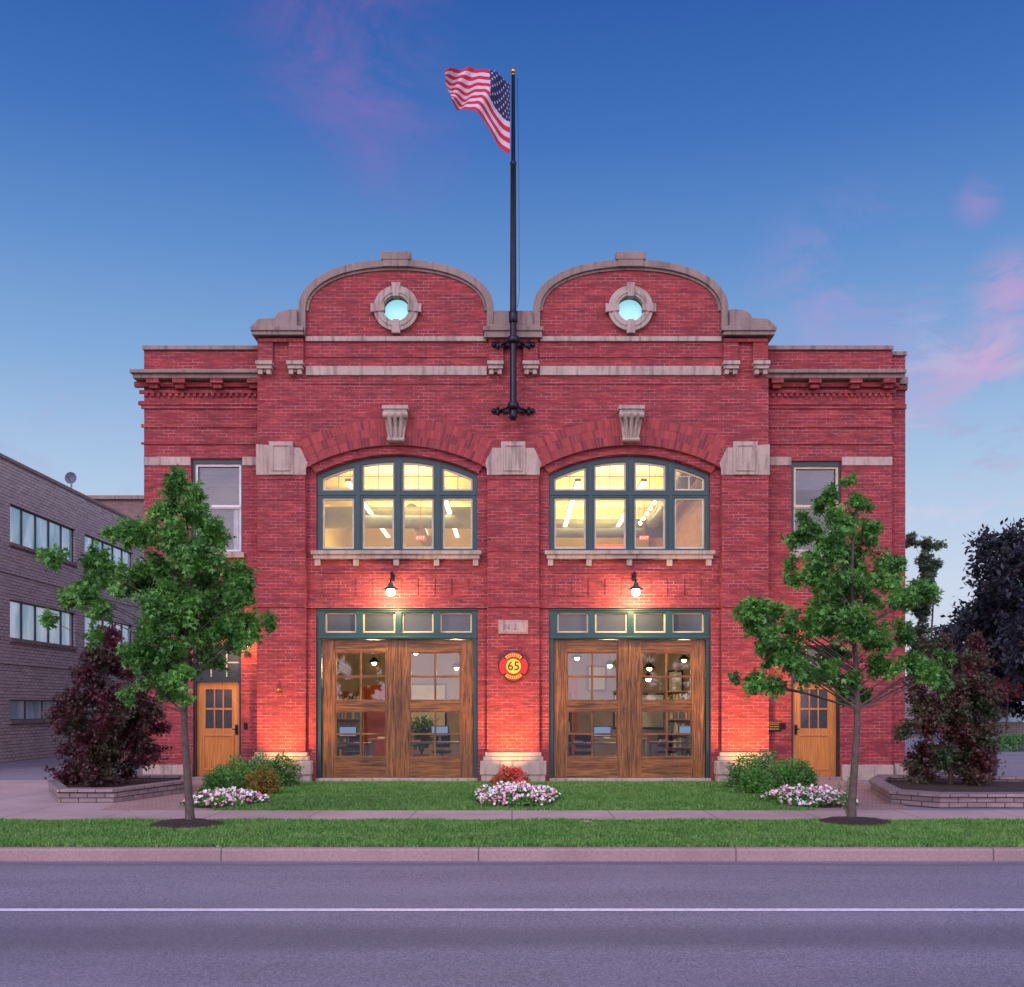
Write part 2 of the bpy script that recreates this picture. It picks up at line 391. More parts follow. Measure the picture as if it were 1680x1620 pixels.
for k,(x0,x1,wx0,wx1,wp,dx0,dx1) in enumerate(((230,425,308,393,748,311,391),(1258,1470,1303,1386,752,1303,1384))):
    b=MB()
    out=[(x0,G0),(dx0,G0),(dx0,1058),(dx1,1058),(dx1,G0),(x1,G0),(x1,569),(x0,569)]
    b.fplate(out,[[(wx0,wp),(wx1,wp),(wx1,904),(wx0,904)]],YW,YW+.35)
    for p0,p1,pr in ((623,631,.10),(636,641,.05),(654,660,.06),(660,666,.03),(692,697,.03),(722,725,.03)):
        b.fb(x0-(14*pr/.1 if k==0 else 0),x1+(10*pr/.1 if k==1 else 0),p0,p1,YW-pr,YW+.02)
    xs=(240,283,345,405) if k==0 else (1266,1328,1395,1450)
    for x in xs:
        b.fb(x,x+20,620,628,YW-.26,YW); b.fb(x+3,x+17,628,635,YW-.18,YW)
    x=x0+2
    while x<x1-8: b.fb(x,x+5,641,646.5,YW-.045,YW+.01); x+=10
    b.obj('wing_wall',st,'brick')
    b=MB(); ca,cb=(x0-15,x1+2) if k==0 else (x1+15,x0-2)
    b.fb(ca,cb,608,614,YW-.36,YW+.1); b.fb(ca+(3 if k==0 else -3),cb,614,621,YW-.28,YW+.1); b.obj('cornice',st,'stoneD',.015)
    b=MB(); b.fb(x0-1.5,x1+1.5,562,569,YW-.06,YW+.42); b.obj('parapet_coping',st,'stoneD',.01)
    for a,c in ((x0,wx0-.5),(wx1+.5,x1)):
        b=MB(); b.fb(a,c,746,760,YW-.03,YW+.02); b.obj('stone_band',st,'stone',.006)
    for a,c in ((x0-1,dx0-2),(dx1+2,x1+1)):
        b=MB(); b.fb(a,c,1256,G0,YW-.06,YW+.02); b.obj('plinth',st,'stone',.01)
    fr=MB(); fr.fplate([(wx0,wp),(wx1,wp),(wx1,904),(wx0,904)],[[(wx0+5,wp+8),(wx1-3,wp+8),(wx1-3,902),(wx0+5,902)]],YW+.06,YW+.2)
    w=fr.obj('window',st,'dkgreen')
    sa=MB(); 
    for p0,p1,yy in ((wp+8,828,.12),(826,902,.15)):
        sa.fplate([(wx0+5,p0),(wx1-3,p0),(wx1-3,p1),(wx0+5,p1)],[[(wx0+9,p0+4),(wx1-7,p0+4),(wx1-7,p1-4),(wx0+9,p1-4)]],YW+yy-.02,YW+yy+.02)
    sa.obj('sash',w,'white' if k==0 else 'cream')
    gm=MB(); gm.fb(wx0+8,wx1-6,wp+10,900,YW+.165,YW+.17); gm.obj('glass',w,'glassR')
    bl=MB()
    p=wp+9; lim=895 if k==0 else 795
    while p<lim:
        bl.fb(wx0+6,wx1-4,p,p+3.2,YW+.24,YW+.26); p+=4
    bl.fb(wx0+6,wx0+7,wp+9,lim+2,YW+.241,YW+.259)
    bl.obj('blind',w,'blindg')
    if k==0:
        cu_=MB()
        for q in range(5): cu_.fb(wx1-18+q*2.6,wx1-15.6+q*2.6,830,898,YW+.205+.008*(q%2),YW+.222+.008*(q%2))
        cu_.fb(wx1-18,wx1-5,829,831,YW+.2,YW+.235); cu_.obj('curtain',w,'white')
    si=MB(); si.fb(wx0-4,wx1+4,904,913,YW-.08,YW+.1); si.obj('sill',w,'stone',.008)
    fr=MB(); fr.fplate([(dx0,G0),(dx0,1058),(dx1,1058),(dx1,G0),(dx1-4,G0),(dx1-4,1063),(dx0+4,1063),(dx0+4,G0)],[],YW+.05,YW+.25); fr.fb(dx0+4,dx1-4,1110,1118,YW+.06,YW+.24)
    dfr=fr.obj('door_frame',st,'dkgreen')
    q=MB(); q.fb(dx0+4,dx1-4,1063,1110,YW+.17,YW+.175); q.obj('transom_glass',dfr,'obscure')
    q=MB(); 
    for z in (1086,): q.fb(dx0+4,dx1-4,z-1,z+1,YW+.15,YW+.19)
    for x in ((dx0+dx1)/2-13,(dx0+dx1)/2+13): q.fb(x-1,x+1,1063,1110,YW+.152,YW+.188)
    q.obj('muntin',dfr,'cream')
    a,c=dx0+4,dx1-4; h1=1276
    q=MB(); gx0,gx1,gp0,gp1=a+14,c-14,1131,1196
    q.fplate([(a,1118),(c,1118),(c,h1),(a,h1)],[[(gx0,gp0),(gx1,gp0),(gx1,gp1),(gx0,gp1)]],YW+.14,YW+.19)
    for i in (1,2): x=gx0+(gx1-gx0)*i/3; q.fb(x-1.1,x+1.1,gp0,gp1,YW+.15,YW+.18)
    q.fb(gx0,gx1,1162,1165,YW+.152,YW+.178)
    q.fplate([(a+10,1206),(c-10,1206),(c-10,1266),(a+10,1266)],[[(a+13,1209),(c-13,1209),(c-13,1263),(a+13,1263)]],YW+.125,YW+.15)
    dr=q.obj('door',dfr,'fir',.004)
    q=MB(); q.fb(gx0,gx1,gp0,gp1,YW+.163,YW+.166); q.obj('glass',dfr,'obscure')
    q=MB(); hx=c-6 if k==0 else a+6
    q.fb(hx-2,hx+2,1190,1206,YW+.11,YW+.14); q.tube([(FX(hx),YW+.12,FZ(1197)),(FX(hx),YW+.06,FZ(1197)),(FX(hx-6 if k==0 else hx+6),YW+.06,FZ(1197))],.012,8); q.obj('handle',dfr,'black')
    q=MB(); q.fb(dx0,dx1,1276,G0,YW-.1,YW+.25); q.obj('threshold',dfr,'stoneD',.01)
b=MB(); b.box(FX(1470.2),FX(1498),.47,19,0,FZ(573)); b.fb(1470.2,1500,623,631,.40,1); b.fb(1470.2,1499,654,662,.43,1); b.obj('side_extension_wall',st,'brick')
b=MB(); b.fb(1471.8,1500,566,573,.42,19); b.obj('parapet_coping',st,'stoneD',.01)
b=MB(); b.fb(1486,1500,610,622,.36,19); b.obj('cornice',st,'stoneD',.01)
b=MB(); b.fb(1478,1501,1255,G0,.40,1.0); b.obj('plinth',st,'stone',.01)
b=MB(); yb=YW+.35
b.box(FX(230),FX(240),yb+.001,19,0,FZ(569)); b.box(FX(1458),FX(1470),yb+.001,19,0,FZ(569)); b.box(FX(240),FX(1458),18.7,19,0,FZ(569))
b.obj('side_wall',st,'brick')
b=MB(); b.box(FX(240),FX(1458),yb+.002,18.7,FZ(625),FZ(615)); b.obj('roof',st,'roof')
IX0,IX1=FX(432),FX(1250)
b=MB(); b.box(IX0-.1,IX0,.36,12,0,7.9); b.obj('interior_wall',st,'plaster')
b=MB(); b.box(IX0,IX1,12,12.2,4.25,7.9); b.obj('interior_wall',st,'plaster')
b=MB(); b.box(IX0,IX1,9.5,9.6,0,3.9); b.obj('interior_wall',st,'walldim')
b=MB(); b.box(IX1,IX1+.12,.36,12,0,7.9); b.obj('interior_wall',st,'brownbrick')
b=MB(); b.box(4.5,4.62,.5,11.9,4.26,7.41); b.obj('interior_wall',st,'brownbrick')
b=MB(); b.box(IX0,IX1,.36,12,7.72,7.85); b.obj('ceiling',st,'ceil')
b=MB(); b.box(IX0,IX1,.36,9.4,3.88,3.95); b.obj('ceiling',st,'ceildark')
b=MB(); b.box(IX0-2.5,IX1+2.7,.61,12,4.12,4.25); b.obj('floor',st,'floor')
b=MB(); b.box(IX0-2.5,IX1+2.7,.36,12,-.02,.02); b.obj('floor',st,'floor')
for bx in ((-4.6,-3.5,9.3,9.45,0.02,2.3),(1.2,2.0,9.3,9.45,.02,2.5),(2.4,3.2,7,7.12,4.25,6.25)):
    b=MB(); b.box(*bx); b.obj('interior_partition',st,'orange')
b=MB(); b.box(-.45,.45,.6,9.4,0.02,3.87); b.obj('interior_partition',st,'brownbrick')
b=MB(); b.box(-.25,.0,.6,11.9,4.25,7.7); b.obj('interior_partition',st,'plaster')
for y in (2.2,4.6,7.0,9.4):
    for a,c in ((IX0,-.26),(.01,IX1)):
        b=MB(); b.box(a,c,y,y+.18,7.42,7.715); b.obj('ceiling_beam',st,'ceil')
for y in (1.5,3.0,4.5,6.0,7.5):
    for a,c in ((IX0,-.46),(.46,IX1)):
        b=MB(); b.box(a,c,y,y+.12,3.62,3.87); b.obj('floor_joist',st,'woodh')
for pts,r in (([(IX0+.1,6.1,6.85),(-.4,6.1,6.85)],.30),([(.1,8.2,6.9),(4.45,8.2,6.9)],.28),([(4.1,1.2,7.0),(4.1,7.8,7.0)],.2),([(-2.8,6.4,7.1),(-2.8,11.8,7.1)],.2)):
    b=MB(); b.tube(pts,r,16); b.obj('duct',st,'duct')
for k in (0,1):
    f=OFF[k]; cx=CX[k]
    def top_at(x,R): return CY-math.sqrt(R*R-(x-cx)**2)
    A,B=519+f,783.5+f
    holes=[]
    vx=[(528,580),(594,646),(660,711),(726,775)]
    for a,c in vx:
        a+=f;c+=f
        holes.append([(a,804)]+arc(cx,CY,291,a,c,8)+[(c,804)])
        holes.append([(a,816),(c,816),(c,900),(a,900)])
    b=MB(); b.fplate([(A,905)]+arc(cx,CY,299.4,A,B,24)+[(B,905)],holes,.06,.2)
    w=b.obj('arched_window',st,'green',.006)
    b=MB()
    for x in (587,653,718.5): b.fb(x-3+f,x+3+f,760,903,.035,.07)
    b.fb(A+2,B-2,806,812,.04,.07); b.obj('mullion',w,'green')
    b=MB()
    for a,c in vx:
        a+=f;c+=f
        b.fplate([(a,816),(c,816),(c,900),(a,900)],[[(a+3,819.5),(c-3,819.5),(c-3,896.5),(a+3,896.5)]],.10,.16)
        up=[(a,804)]+arc(cx,CY,291,a,c,8)+[(c,804)]; inn=[(a+3,801)]+arc(cx,CY,287.5,a+3,c-3,8)+[(c-3,801)]
        b.fplate(up,[inn],.10,.16)
        m_=(a+c)/2
        b.fb(m_-.9,m_+.9,top_at(m_,287.5),801,.12,.15); b.fb(a+3,c-3,779.2,780.8,.122,.148)
    b.obj('sash',w,'cream')
    b=MB(); b.fplate([(A+6,902)]+arc(cx,CY,295,A+6,B-6,24)+[(B-6,902)],[],.133,.137); b.obj('glass',w,'glass')
    b=MB(); b.fb(512+f,790+f,905,911,-.17,.15); b.fb(515+f,787+f,911,918,-.12,.1)
    for x in (517,580,646,712,776): b.fb(x+f,x+9+f,918,929,-.08,.05)
    b.obj('sill',w,'stone',.008)
    hl=[]
    for a,c in ((533,584),(595,648),(659,711),(722,774)): hl.append([(a+f,1005),(c+f,1005),(c+f,1038),(a+f,1038)])
    b=MB(); b.fplate([(519+f,G0),(519+f,998),(784+f,998),(784+f,G0),(777.5+f,G0),(777.5+f,1049),(526.5+f,1049),(526.5+f,G0)],hl,.02,.24)
    b.fb(519.5+f,783.5+f,1044,1048,-.01,.03); b.fb(519.5+f,783.5+f,999,1002,-.01,.03)
    fr=b.obj('bay_door_frame',st,'green',.006)
    b=MB()
    for h in hl:
        a,c=h[0][0],h[1][0]; b.fplate(h,[[(a+2.5,1007.5),(c-2.5,1007.5),(c-2.5,1035.5),(a+2.5,1035.5)]],.09,.14)
    b.obj('transom_sash',fr,'cream')
    b=MB(); b.fb(530+f,776+f,1004,1039,.115,.119); b.obj('transom_glass',fr,'obscure')
    for lx in (527,652.7):
        lx+=f; R=lx+124.5; g0,g1=lx+22,R-19 
        if lx>600+f: g0,g1=lx+19,R-22
        b=MB()
        b.fb(lx+.4,g0,1050,1276,.10,.17,0); b.fb(g1,R-.4,1050,1276,.10,.17,0)
        for p0,p1 in ((1050.5,1070),(1150,1167),(1243,1275.5)): b.fb(g0,g1,p0,p1,.103,.167,1)
        for p0,p1 in ((1070,1150),(1167,1243)):
            m_=(g0+g1)/2; q_=(p0+p1)/2
            b.fb(m_-1.7,m_+1.7,p0,p1,.115,.16,0); b.fb(g0,g1,q_-1.7,q_+1.7,.118,.157,1)
            b.fplate([(g0,p0),(g1,p0),(g1,p1),(g0,p1)],[[(g0+2,p0+2),(g1-2,p0+2),(g1-2,p1-2),(g0+2,p1-2)]],.112,.163,0)
        d=b.obj('bay_door',fr,['woodv','woodh'],.004)
        b=MB(); b.fb(g0,g1,1070,1150,.137,.140); b.fb(g0,g1,1167,1243,.137,.140); b.obj('door_glass',fr,'glassR')
    b=MB(); b.fb(651+f,655+f,1050,1276,.085,.1); b.obj('astragal',fr,'woodv')
    b=MB(); b.fb(519+f,784+f,1277,G0+1,-.1,.3); b.obj('threshold',fr,'stone',.01)
# ---------------- wall-mounted things
for cxp in (645,1039):
    e=top('wall_lamp','dark gooseneck wall lamp glowing above a bay door','lamp',(FX(cxp),-.05,FZ(985)),'gooseneck lamps over the bay doors')
    x=FX(cxp); b=MB(); b.tube([(x,0.0,FZ(948)),(x,-.25,FZ(941)),(x,-.45,FZ(946)),(x,-.5,FZ(960))],.016,8); b.fb(cxp-3,cxp+3,944,954,-.05,.01); b.obj('arm',e,'black')
    b=MB(); z=FZ(960); b.lathe(x,-.5,[(.03,z),(.05,z-.03),(.06,z-.08),(.16,z-.14),(.165,z-.15)],20); b.obj('lamp_shade',e,'shade')
    b=MB(); b.ball((x,-.5,z-.21),.09); b.obj('bulb',e,'lampbright')
    light('POINT','lamp_light',(x,-.5,z-.34),120,(1,.68,.30),e,.06)
for x,y in ((GX(840,23.3),-1.25),(FX(472),-1.25),(FX(1216),-1.25)):
    e=top('ground_uplight','small black garden spotlight aimed up at a brick pier','spotlight',(x,y,0),'garden uplights at the piers')
    b=MB(); b.tube([(x,y,0),(x,y,.12)],.012,6); b.tube([(x,y-.03,.10),(x,y+.05,.2)],[.03,.045],12); b.obj('housing',e,'black')
    b=MB(); b.tube([(x,y+.051,.2005),(x,y+.054,.204)],.036,12); b.obj('lens',e,'lampglow')
    light('SPOT','uplight',(x,y+.06,.22),480,(1,.47,.12),e,.04,rot=(math.radians(180-40),0,0),cone=math.radians(92))
for xp in (402,1292):
    x=FX(xp); e=top('wall_lantern','small dark wall lantern with a warm bulb beside an entry door','lamp',(x,.2,FZ(1060)),'lanterns beside the entry doors')
    b=MB(); b.fb(xp-3,xp+3,1048,1070,.21,.26); b.fb(xp-5,xp+5,1046,1049,.1,.25); b.fb(xp-4,xp+4,1070,1072,.11,.24)
    for a in (-4,3.2):
        for y in (.115,.225): b.fb(xp+a,xp+a+.8,1048,1071,y,y+.01)
    b.obj('lantern_frame',e,'black'); b=MB(); b.ball((x,.17,FZ(1059)),.025); b.obj('bulb',e,'lampglow')
    light('POINT','lantern_light',(x,-.14,FZ(1059)),40,(1,.52,.16),e,.05)
# emblem
e=top('fire_emblem_sign','red maltese cross sign with yellow 65 disc on brick pier','sign',(FX(842.5),-.18,FZ(1094)))
def cross(sc):
    pts=[]
    for a in range(4):
        t0=a*math.pi/2
        for k_ in range(-4,5):
            t_=t0+math.radians(36)*k_/4; r=1.0+.05*(1-(k_/4)**2)
            pts.append((842.5+24*sc*r*math.sin(t_),1094-24*sc*r*math.cos(t_)))
        t_=t0+math.pi/4; pts.append((842.5+24*(.70-(1-sc)*.9)*math.sin(t_),1094-24*(.70-(1-sc)*.9)*math.cos(t_)))
    return pts
M['signblack']=simple('sign_black',(.012,.01,.012),.4); M['signred']=simple('sign_red',(.55,.010,.006),.4,.1); M['signyel']=simple('sign_yellow',(.80,.58,.03),.4,.05)
b=MB(); b.fplate(cross(1),[],-.22,-.165); b.obj('backing',e,'signblack')
b=MB(); b.fplate(cross(.92),[],-.228,-.21); b.obj('cross',e,'signred')
b=MB(); b.fplate(circ(842.5,1094,13.0),[],-.238,-.22,0); b.obj('disc_rim',e,'signblack')
b=MB(); b.fplate(circ(842.5,1094,12.2),[],-.245,-.22,0); b.obj('disc',e,'signyel')
for sg in (-1,1):
    b=MB(); ar=[]
    for r in (16,20.5):
        rr=[(842.5+r*math.sin(math.radians(q)),1094-sg*r*math.cos(math.radians(q))) for q in range(-42,43,6)]
        ar+= rr if r<17 else rr[::-1]
    b.fplate(ar,[],-.240,-.22,0); b.obj('banner',e,'signyel')
    b=MB()
    for q in (-33,-22,-11,0,11,22,33):
        x=842.5+18.2*math.sin(math.radians(q)); p=1094-sg*18.2*math.cos(math.radians(q)); b.fb(x-.9,x+.9,p-1.7,p+1.7,-.244,-.236)
    b.obj('lettering',e,'signred')
textmesh('65',.27,(FX(842.5),-.249,FZ(1094.3)),'number',e,'signblack')
e=top('stone_plaque','small pale stone plaque with faded lettering on brick pier','plaque',(FX(842),-.17,FZ(1030)))
b=MB(); b.fb(818,866,1019,1041,-.21,-.16); b.obj('plate',e,'stone',.006)
M['faded']=simple('faded_red',(.40,.16,.14),.7,.5,30); M['fadedblue']=simple('faded_blue',(.18,.14,.28),.7,.4,30)
textmesh('N',.20,(FX(831),-.214,FZ(1030)),'lettering',e,'fadedblue'); textmesh('2',.20,(FX(845),-.214,FZ(1030)),'lettering',e,'fadedblue')
b=MB(); b.fplate([(819.5,1020.5),(864.5,1020.5),(864.5,1039.5),(819.5,1039.5)],[[(820.6,1021.6),(863.4,1021.6),(863.4,1038.4),(820.6,1038.4)]],-.214,-.2); b.obj('border',e,'faded')
e=top('notice_plaque','small dark bronze plaque on brick beside the entry door','plaque',(FX(1274),.2,FZ(1192)))
b=MB(); b.fb(1262,1286,1184,1201,.215,.26); b.obj('plate',e,'black',.004)
b=MB()
for p in (1188,1192,1196): b.fb(1266,1282,p,p+1.4,.21,.22)
b.fb(1263,1285,1185,1186,.21,.22); b.obj('raised_lines',e,'brass')
for xp,pp,yy,cat in ((461,1134,-.19,'x'),(1222,1135,-.19,'x'),(399,1192,YW-.03,'k'),(1290,1192,YW-.03,'k')):
    b=MB()
    if cat=='x': b.tube([(FX(xp),yy+.06,FZ(pp)),(FX(xp),yy-.05,FZ(pp))],[.06,.045],12); b.tube([(FX(xp),yy-.04,FZ(pp)),(FX(xp)+.04,yy-.09,FZ(pp)-.02)],.03,8)
    else: b.fb(xp-3,xp+3,pp-5,pp+5,yy,yy+.06); b.ball((FX(xp),yy,FZ(pp)),.02)
    solo(b.obj('hose_fitting' if cat=='x' else 'door_buzzer',None,'brass' if cat=='x' else 'black',.002),'small brass standpipe fitting on a brick pier' if cat=='x' else 'small dark door buzzer on brick beside entry door','fitting' if cat=='x' else 'buzzer','fittings on the brick front')
# flag pole
PY=-.55; px_=FX(842)*1.0; dP=D0+PY
e=top('flag_pole','tall black steel flagpole bracketed to the brick front','flagpole',(px_,PY,FZ(690)))
zt=GZ(125,dP); zj=GZ(268,dP); z0=GZ(686,dP)
b=MB(); b.lathe(px_,PY,[(.05,z0-.05),(.085,z0),(.085,z0+.1),(.075,z0+.12),(.07,GZ(500,dP)),(.062,zj-.05),(.07,zj-.04),(.07,zj+.02),(.045,zj+.04),(.038,zt)],20); 
b.lathe(px_,PY,[(.085,GZ(530,dP)),(.095,GZ(529,dP)),(.095,GZ(512,dP)),(.08,GZ(511,dP))],20); b.obj('pole',e,'black')
b=MB(); b.ball((px_,PY,zt+.1),.06); b.lathe(px_,PY,[(.02,zt),(.05,zt+.01),(.05,zt+.03),(.015,zt+.05)],12); b.obj('finial',e,'brass')
for pp in (572,678):
    z=FZ(pp); b=MB(); b.lathe(px_,PY,[(.11,z-.07),(.125,z-.06),(.125,z+.06),(.11,z+.07)],20)
    b.box(px_-.05,px_+.05,PY+.05,-.17,z-.04,z+.04); b.box(px_-.40,px_+.40,-.265 if pp<600 else -.185,-.14,z-.03,z+.03)
    for sg in (-1,1):
        for dx,dz,r in ((.42,0,.055),(.34,.055,.035),(.34,-.055,.035),(.2,.045,.03),(.2,-.045,.03)): b.tube([(px_+sg*dx,-.28 if pp<600 else -.20,z+dz),(px_+sg*dx,-.14,z+dz)],r,10)
        b.tube([(px_+sg*.3,-.19,z),(px_+sg*.16,-.35,z+.0),(px_+sg*.1,PY,z)],.022,8)
    b.obj('bracket',e,'black')
b=MB(); b.tube([(px_+.09,PY,zt-.05),(px_+.12,PY,GZ(300,dP)),(px_+.13,PY,GZ(480,dP)),(px_+.09,PY,GZ(505,dP))],.006,5); b.obj('halyard',e,'dkgreen')
# flag
m,t,bs,pos=newmat('flag_cloth'); uv=t.n('ShaderNodeUVMap').outputs[0]; sp=t.n('ShaderNodeSeparateXYZ'); t.l(uv,sp.inputs[0]); u,v=sp.outputs[0],sp.outputs[1]
strip=t.m('MODULO',t.m('FLOOR',t.m('MULTIPLY',v,13)),2)
col=t.mix(strip,(.42,.008,.03),(.50,.42,.48))
cant=t.m('MULTIPLY',t.m('LESS_THAN',u,.4),t.m('GREATER_THAN',v,6/13))
su=t.m('MULTIPLY',u,11/.4/2); sv=t.m('MULTIPLY',t.m('SUBTRACT',v,6/13),9*13/7/2)
def star(ou):
    a=t.m('SUBTRACT',t.m('FRACT',t.m('ADD',su,ou)),.5); c=t.m('SUBTRACT',t.m('FRACT',t.m('ADD',sv,ou)),.5)
    return t.m('LESS_THAN',t.m('ADD',t.m('MULTIPLY',a,a),t.m('MULTIPLY',c,c)),.02)
stc=t.m('MAXIMUM',star(0),star(.5))
cc=t.mix(stc,(.008,.014,.07),(.35,.35,.48))
t.l(t.mix(cant,col,cc),bs.inputs['Base Color']); bs.inputs['Roughness'].default_value=.8; M['flag']=m
tp=[(0,139),(.25,128),(.55,107),(.8,115),(1,136)]; bt=[(0,256),(.2,238),(.4,207),(.65,187),(1,168)]
xt=[(0,839),(.25,812),(.55,778),(.8,748),(1,727)]; xb=[(0,838),(.2,817),(.4,795),(.65,768),(1,741)]
ip=lambda L,q: float(np.interp(q,[a for a,_ in L],[c for _,c in L]))
def sm(L,q): return sum(ip(L,min(1,max(0,q+d)))*w for d,w in ((-.06,.25),(0,.5),(.06,.25)))
NU,NV=70,36; vs=[];uvs=[];fs=[]
for i in range(NU+1):
    q=i/NU; qq=q**1.25
    for j in range(NV+1):
        w=j/NV
        bx=sm(xb,qq)*(1-w)+sm(xt,qq)*w; pz=sm(bt,qq)*(1-w)+sm(tp,qq)*w
        pz+=3*math.sin(q*9+w*3)*q*math.sin(math.pi*w); bx+=2*math.sin(w*9+q*6)*q
        yy=PY-.02+.22*math.sin(q*8.5+w*2.2)*min(1,q*2.5)-.15*q+.06*math.sin(q*17+w*6)*q+.06*math.sin(q*30+w*9)*q
        d=dP; vs.append((GX(bx,d),yy,GZ(pz,d))); uvs.append((q,w))
for i in range(NU):
    for j in range(NV):
        a=i*(NV+1)+j; fs.append((a,a+NV+1,a+NV+2,a+1))
me=bpy.data.meshes.new('flag'); me.from_pydata(vs,[],fs); ul=me.uv_layers.new(name='UVMap')
for lp in me.loops: ul.data[lp.index].uv=uvs[lp.vertex_index]
me.polygons.foreach_set('use_smooth',[True]*len(fs)); me.materials.append(M['flag'])
fo=bpy.data.objects.new('flag',me); coll.objects.link(fo); solo(fo,'stars and stripes flag blowing from the top of the pole','flag')
# ---------------- interior things
for x in (-3.85,-1.7,1.55,3.1):
    e=top('strip_light','long suspended strip light glowing below upstairs ceiling','light fixture',(x,5,6.95),'suspended strip lights upstairs')
    b=MB(); b.box(x-.07,x+.07,1.6,10,6.92,6.99); b.obj('housing',e,'white')
    b=MB(); b.box(x-.055,x+.055,1.65,9.95,6.90,6.918); b.obj('tube',e,'tube')
    b=MB()
    for y in (2,5.8,9.6): b.tube([(x,y,6.99),(x,y,7.72)],.006,5)
    b.obj('hanger',e,'black')
    if x in (-3.85,1.55):
        light('AREA','strip_glow',(x+1,5.8,7.0),400,(1,.80,.38),e,2.6,rot=(math.pi,0,0),sy=9)
        light('AREA','strip_down',(x+1,5.8,6.86),330,(1,.80,.38),e,2.6,sy=9)
for xp in (690,1057):
    d=29.; x=GX(xp,d); z=GZ(883,d); e=top('exit_sign','small red illuminated exit sign hung from the upstairs ceiling','sign',(x,d-24,z),'exit signs')
    b=MB(); b.box(x-.13,x+.13,d-24,d-23.95,z-.065,z+.065); b.tube([(x,d-23.97,z+.065),(x,d-23.97,7.7)],.008,5); b.obj('housing',e,'exitred')
    textmesh('EXIT',.11,(x,d-24.008,z),'lettering',e,'exitwhite')
e=top('track_light','row of bright spotlights on a ceiling track','light fixture',(3.7,6,7))
b=MB(); b.box(3.68,3.72,4,8,7.0,7.03); b.tube([(3.7,4.2,7.03),(3.7,4.2,7.7)],.006,5); b.tube([(3.7,7.8,7.03),(3.7,7.8,7.7)],.006,5); b.obj('track',e,'black')
for i in range(5):
    b=MB(); b.ball((3.7,4.3+i*.8,6.93),.05,10); b.obj('bulb',e,'lampglow')
pend=[(-4.6,2.5,2.95),(-3.6,4.5,2.8),(-2.4,3.2,3.0),(-1.5,5.5,2.7),(1.6,2.8,2.85),(2.6,5.0,2.75),(3.4,3.0,2.6),(4.6,5.2,2.9),(-3.0,7.5,1.75),(-3.4,7.6,1.75),(-3.8,7.4,1.75),(3.2,1.6,2.3)]
for i,(x,y,z) in enumerate(pend):
    e=top('pendant_lamp','small dome pendant lamp with warm bulb hanging indoors','lamp',(x,y,z),'pendant lamps in the ground floor')
    b=MB(); b.tube([(x,y,z+.1),(x,y,3.88)],.006,5); b.obj('cord',e,'black')
    b=MB(); b.lathe(x,y,[(.03,z+.12),(.06,z+.1),(.15,z+.0),(.155,z-.01)],16); b.obj('lamp_shade',e,'shade')
    b=MB(); b.ball((x,y,z-.02),.06,10); b.obj('bulb',e,'lampglow')
    if i in (1,3,5,7): light('POINT','pendant_glow',(x,y,z-.14),150,(1,.70,.36),e,.12)
M['desk']=simple('desk_wood',(.32,.17,.08),.5); M['bluefab']=simple('blue_fabric',(.05,.07,.15),.8)
def desk(x,y,w=1.5):
    e=top('desk','wooden office desk standing inside behind the bay doors','desk',(x,y,0),'desks indoors')
    b=MB(); b.box(x-w/2,x+w/2,y-.35,y+.35,.72,.76); b.obj('desk_top',e,'desk',.005)
    for sx in (-1,1):
        for sy in (-1,1):
            b=MB(); b.box(x+sx*(w/2-.06)-.03,x+sx*(w/2-.06)+.03,y+sy*.3-.03,y+sy*.3+.03,.02,.72); b.obj('leg',e,'duct')
    m_=top('monitor','slim computer monitor glowing on a desk','monitor',(x+.2,y,.76),'monitors indoors')
    b=MB(); b.box(x-.02,x+.42,y-.02,y+.02,.90,1.16); b.obj('casing',m_,'black',.005)
    b=MB(); b.box(x-.0,x+.40,y-.026,y-.021,.92,1.14); b.obj('screen',m_,'screen')
    b=MB(); b.box(x+.17,x+.23,y,y+.03,.77,.95); b.box(x+.05,x+.35,y-.08,y+.1,.762,.775); b.obj('stand',m_,'duct')
    s=top('paper_stack','stack of white paper lying on a desk','paper',(x-.4,y,.76),'paper stacks indoors')
    b=MB(); b.box(x-.5,x-.28,y-.2,y+.1,.761,.80); b.obj('sheets',s,'paper'); b=MB(); b.box(x-.48,x-.3,y-.18,y+.06,.801,.815); b.obj('folder',s,'orange')
def chair(x,y):
    e=top('office_chair','dark blue office chair with a padded back','chair',(x,y,0),'chairs indoors')
    b=MB(); b.box(x-.23,x+.23,y-.22,y+.22,.44,.52); b.obj('seat',e,'bluefab',.03)
    b=MB(); b.box(x-.2,x+.2,y+.2,y+.26,.58,.98); b.obj('backrest',e,'bluefab',.03)
    b=MB(); b.tube([(x,y,.06),(x,y,.44)],.03,8)
    for a in range(5):
        th=a*2*math.pi/5; b.tube([(x,y,.09),(x+.28*math.cos(th),y+.28*math.sin(th),.05)],.02,6)
    b.tube([(x,y+.2,.48),(x,y+.25,.62)],.02,6); b.obj('base',e,'duct')
M['paper']=simple('paper',(.7,.68,.6),.8)
for x,y in ((-4.2,2.6),(-2.0,3.2),(2.0,2.6),(4.2,3.4),(-3.2,6.2),(3.0,6.4)): desk(x,y)
for x,y in ((-4.0,3.4),(-1.8,4.0),(1.8,3.4),(4.0,4.2),(-3.0,5.2),(3.1,5.4)): chair(x,y)
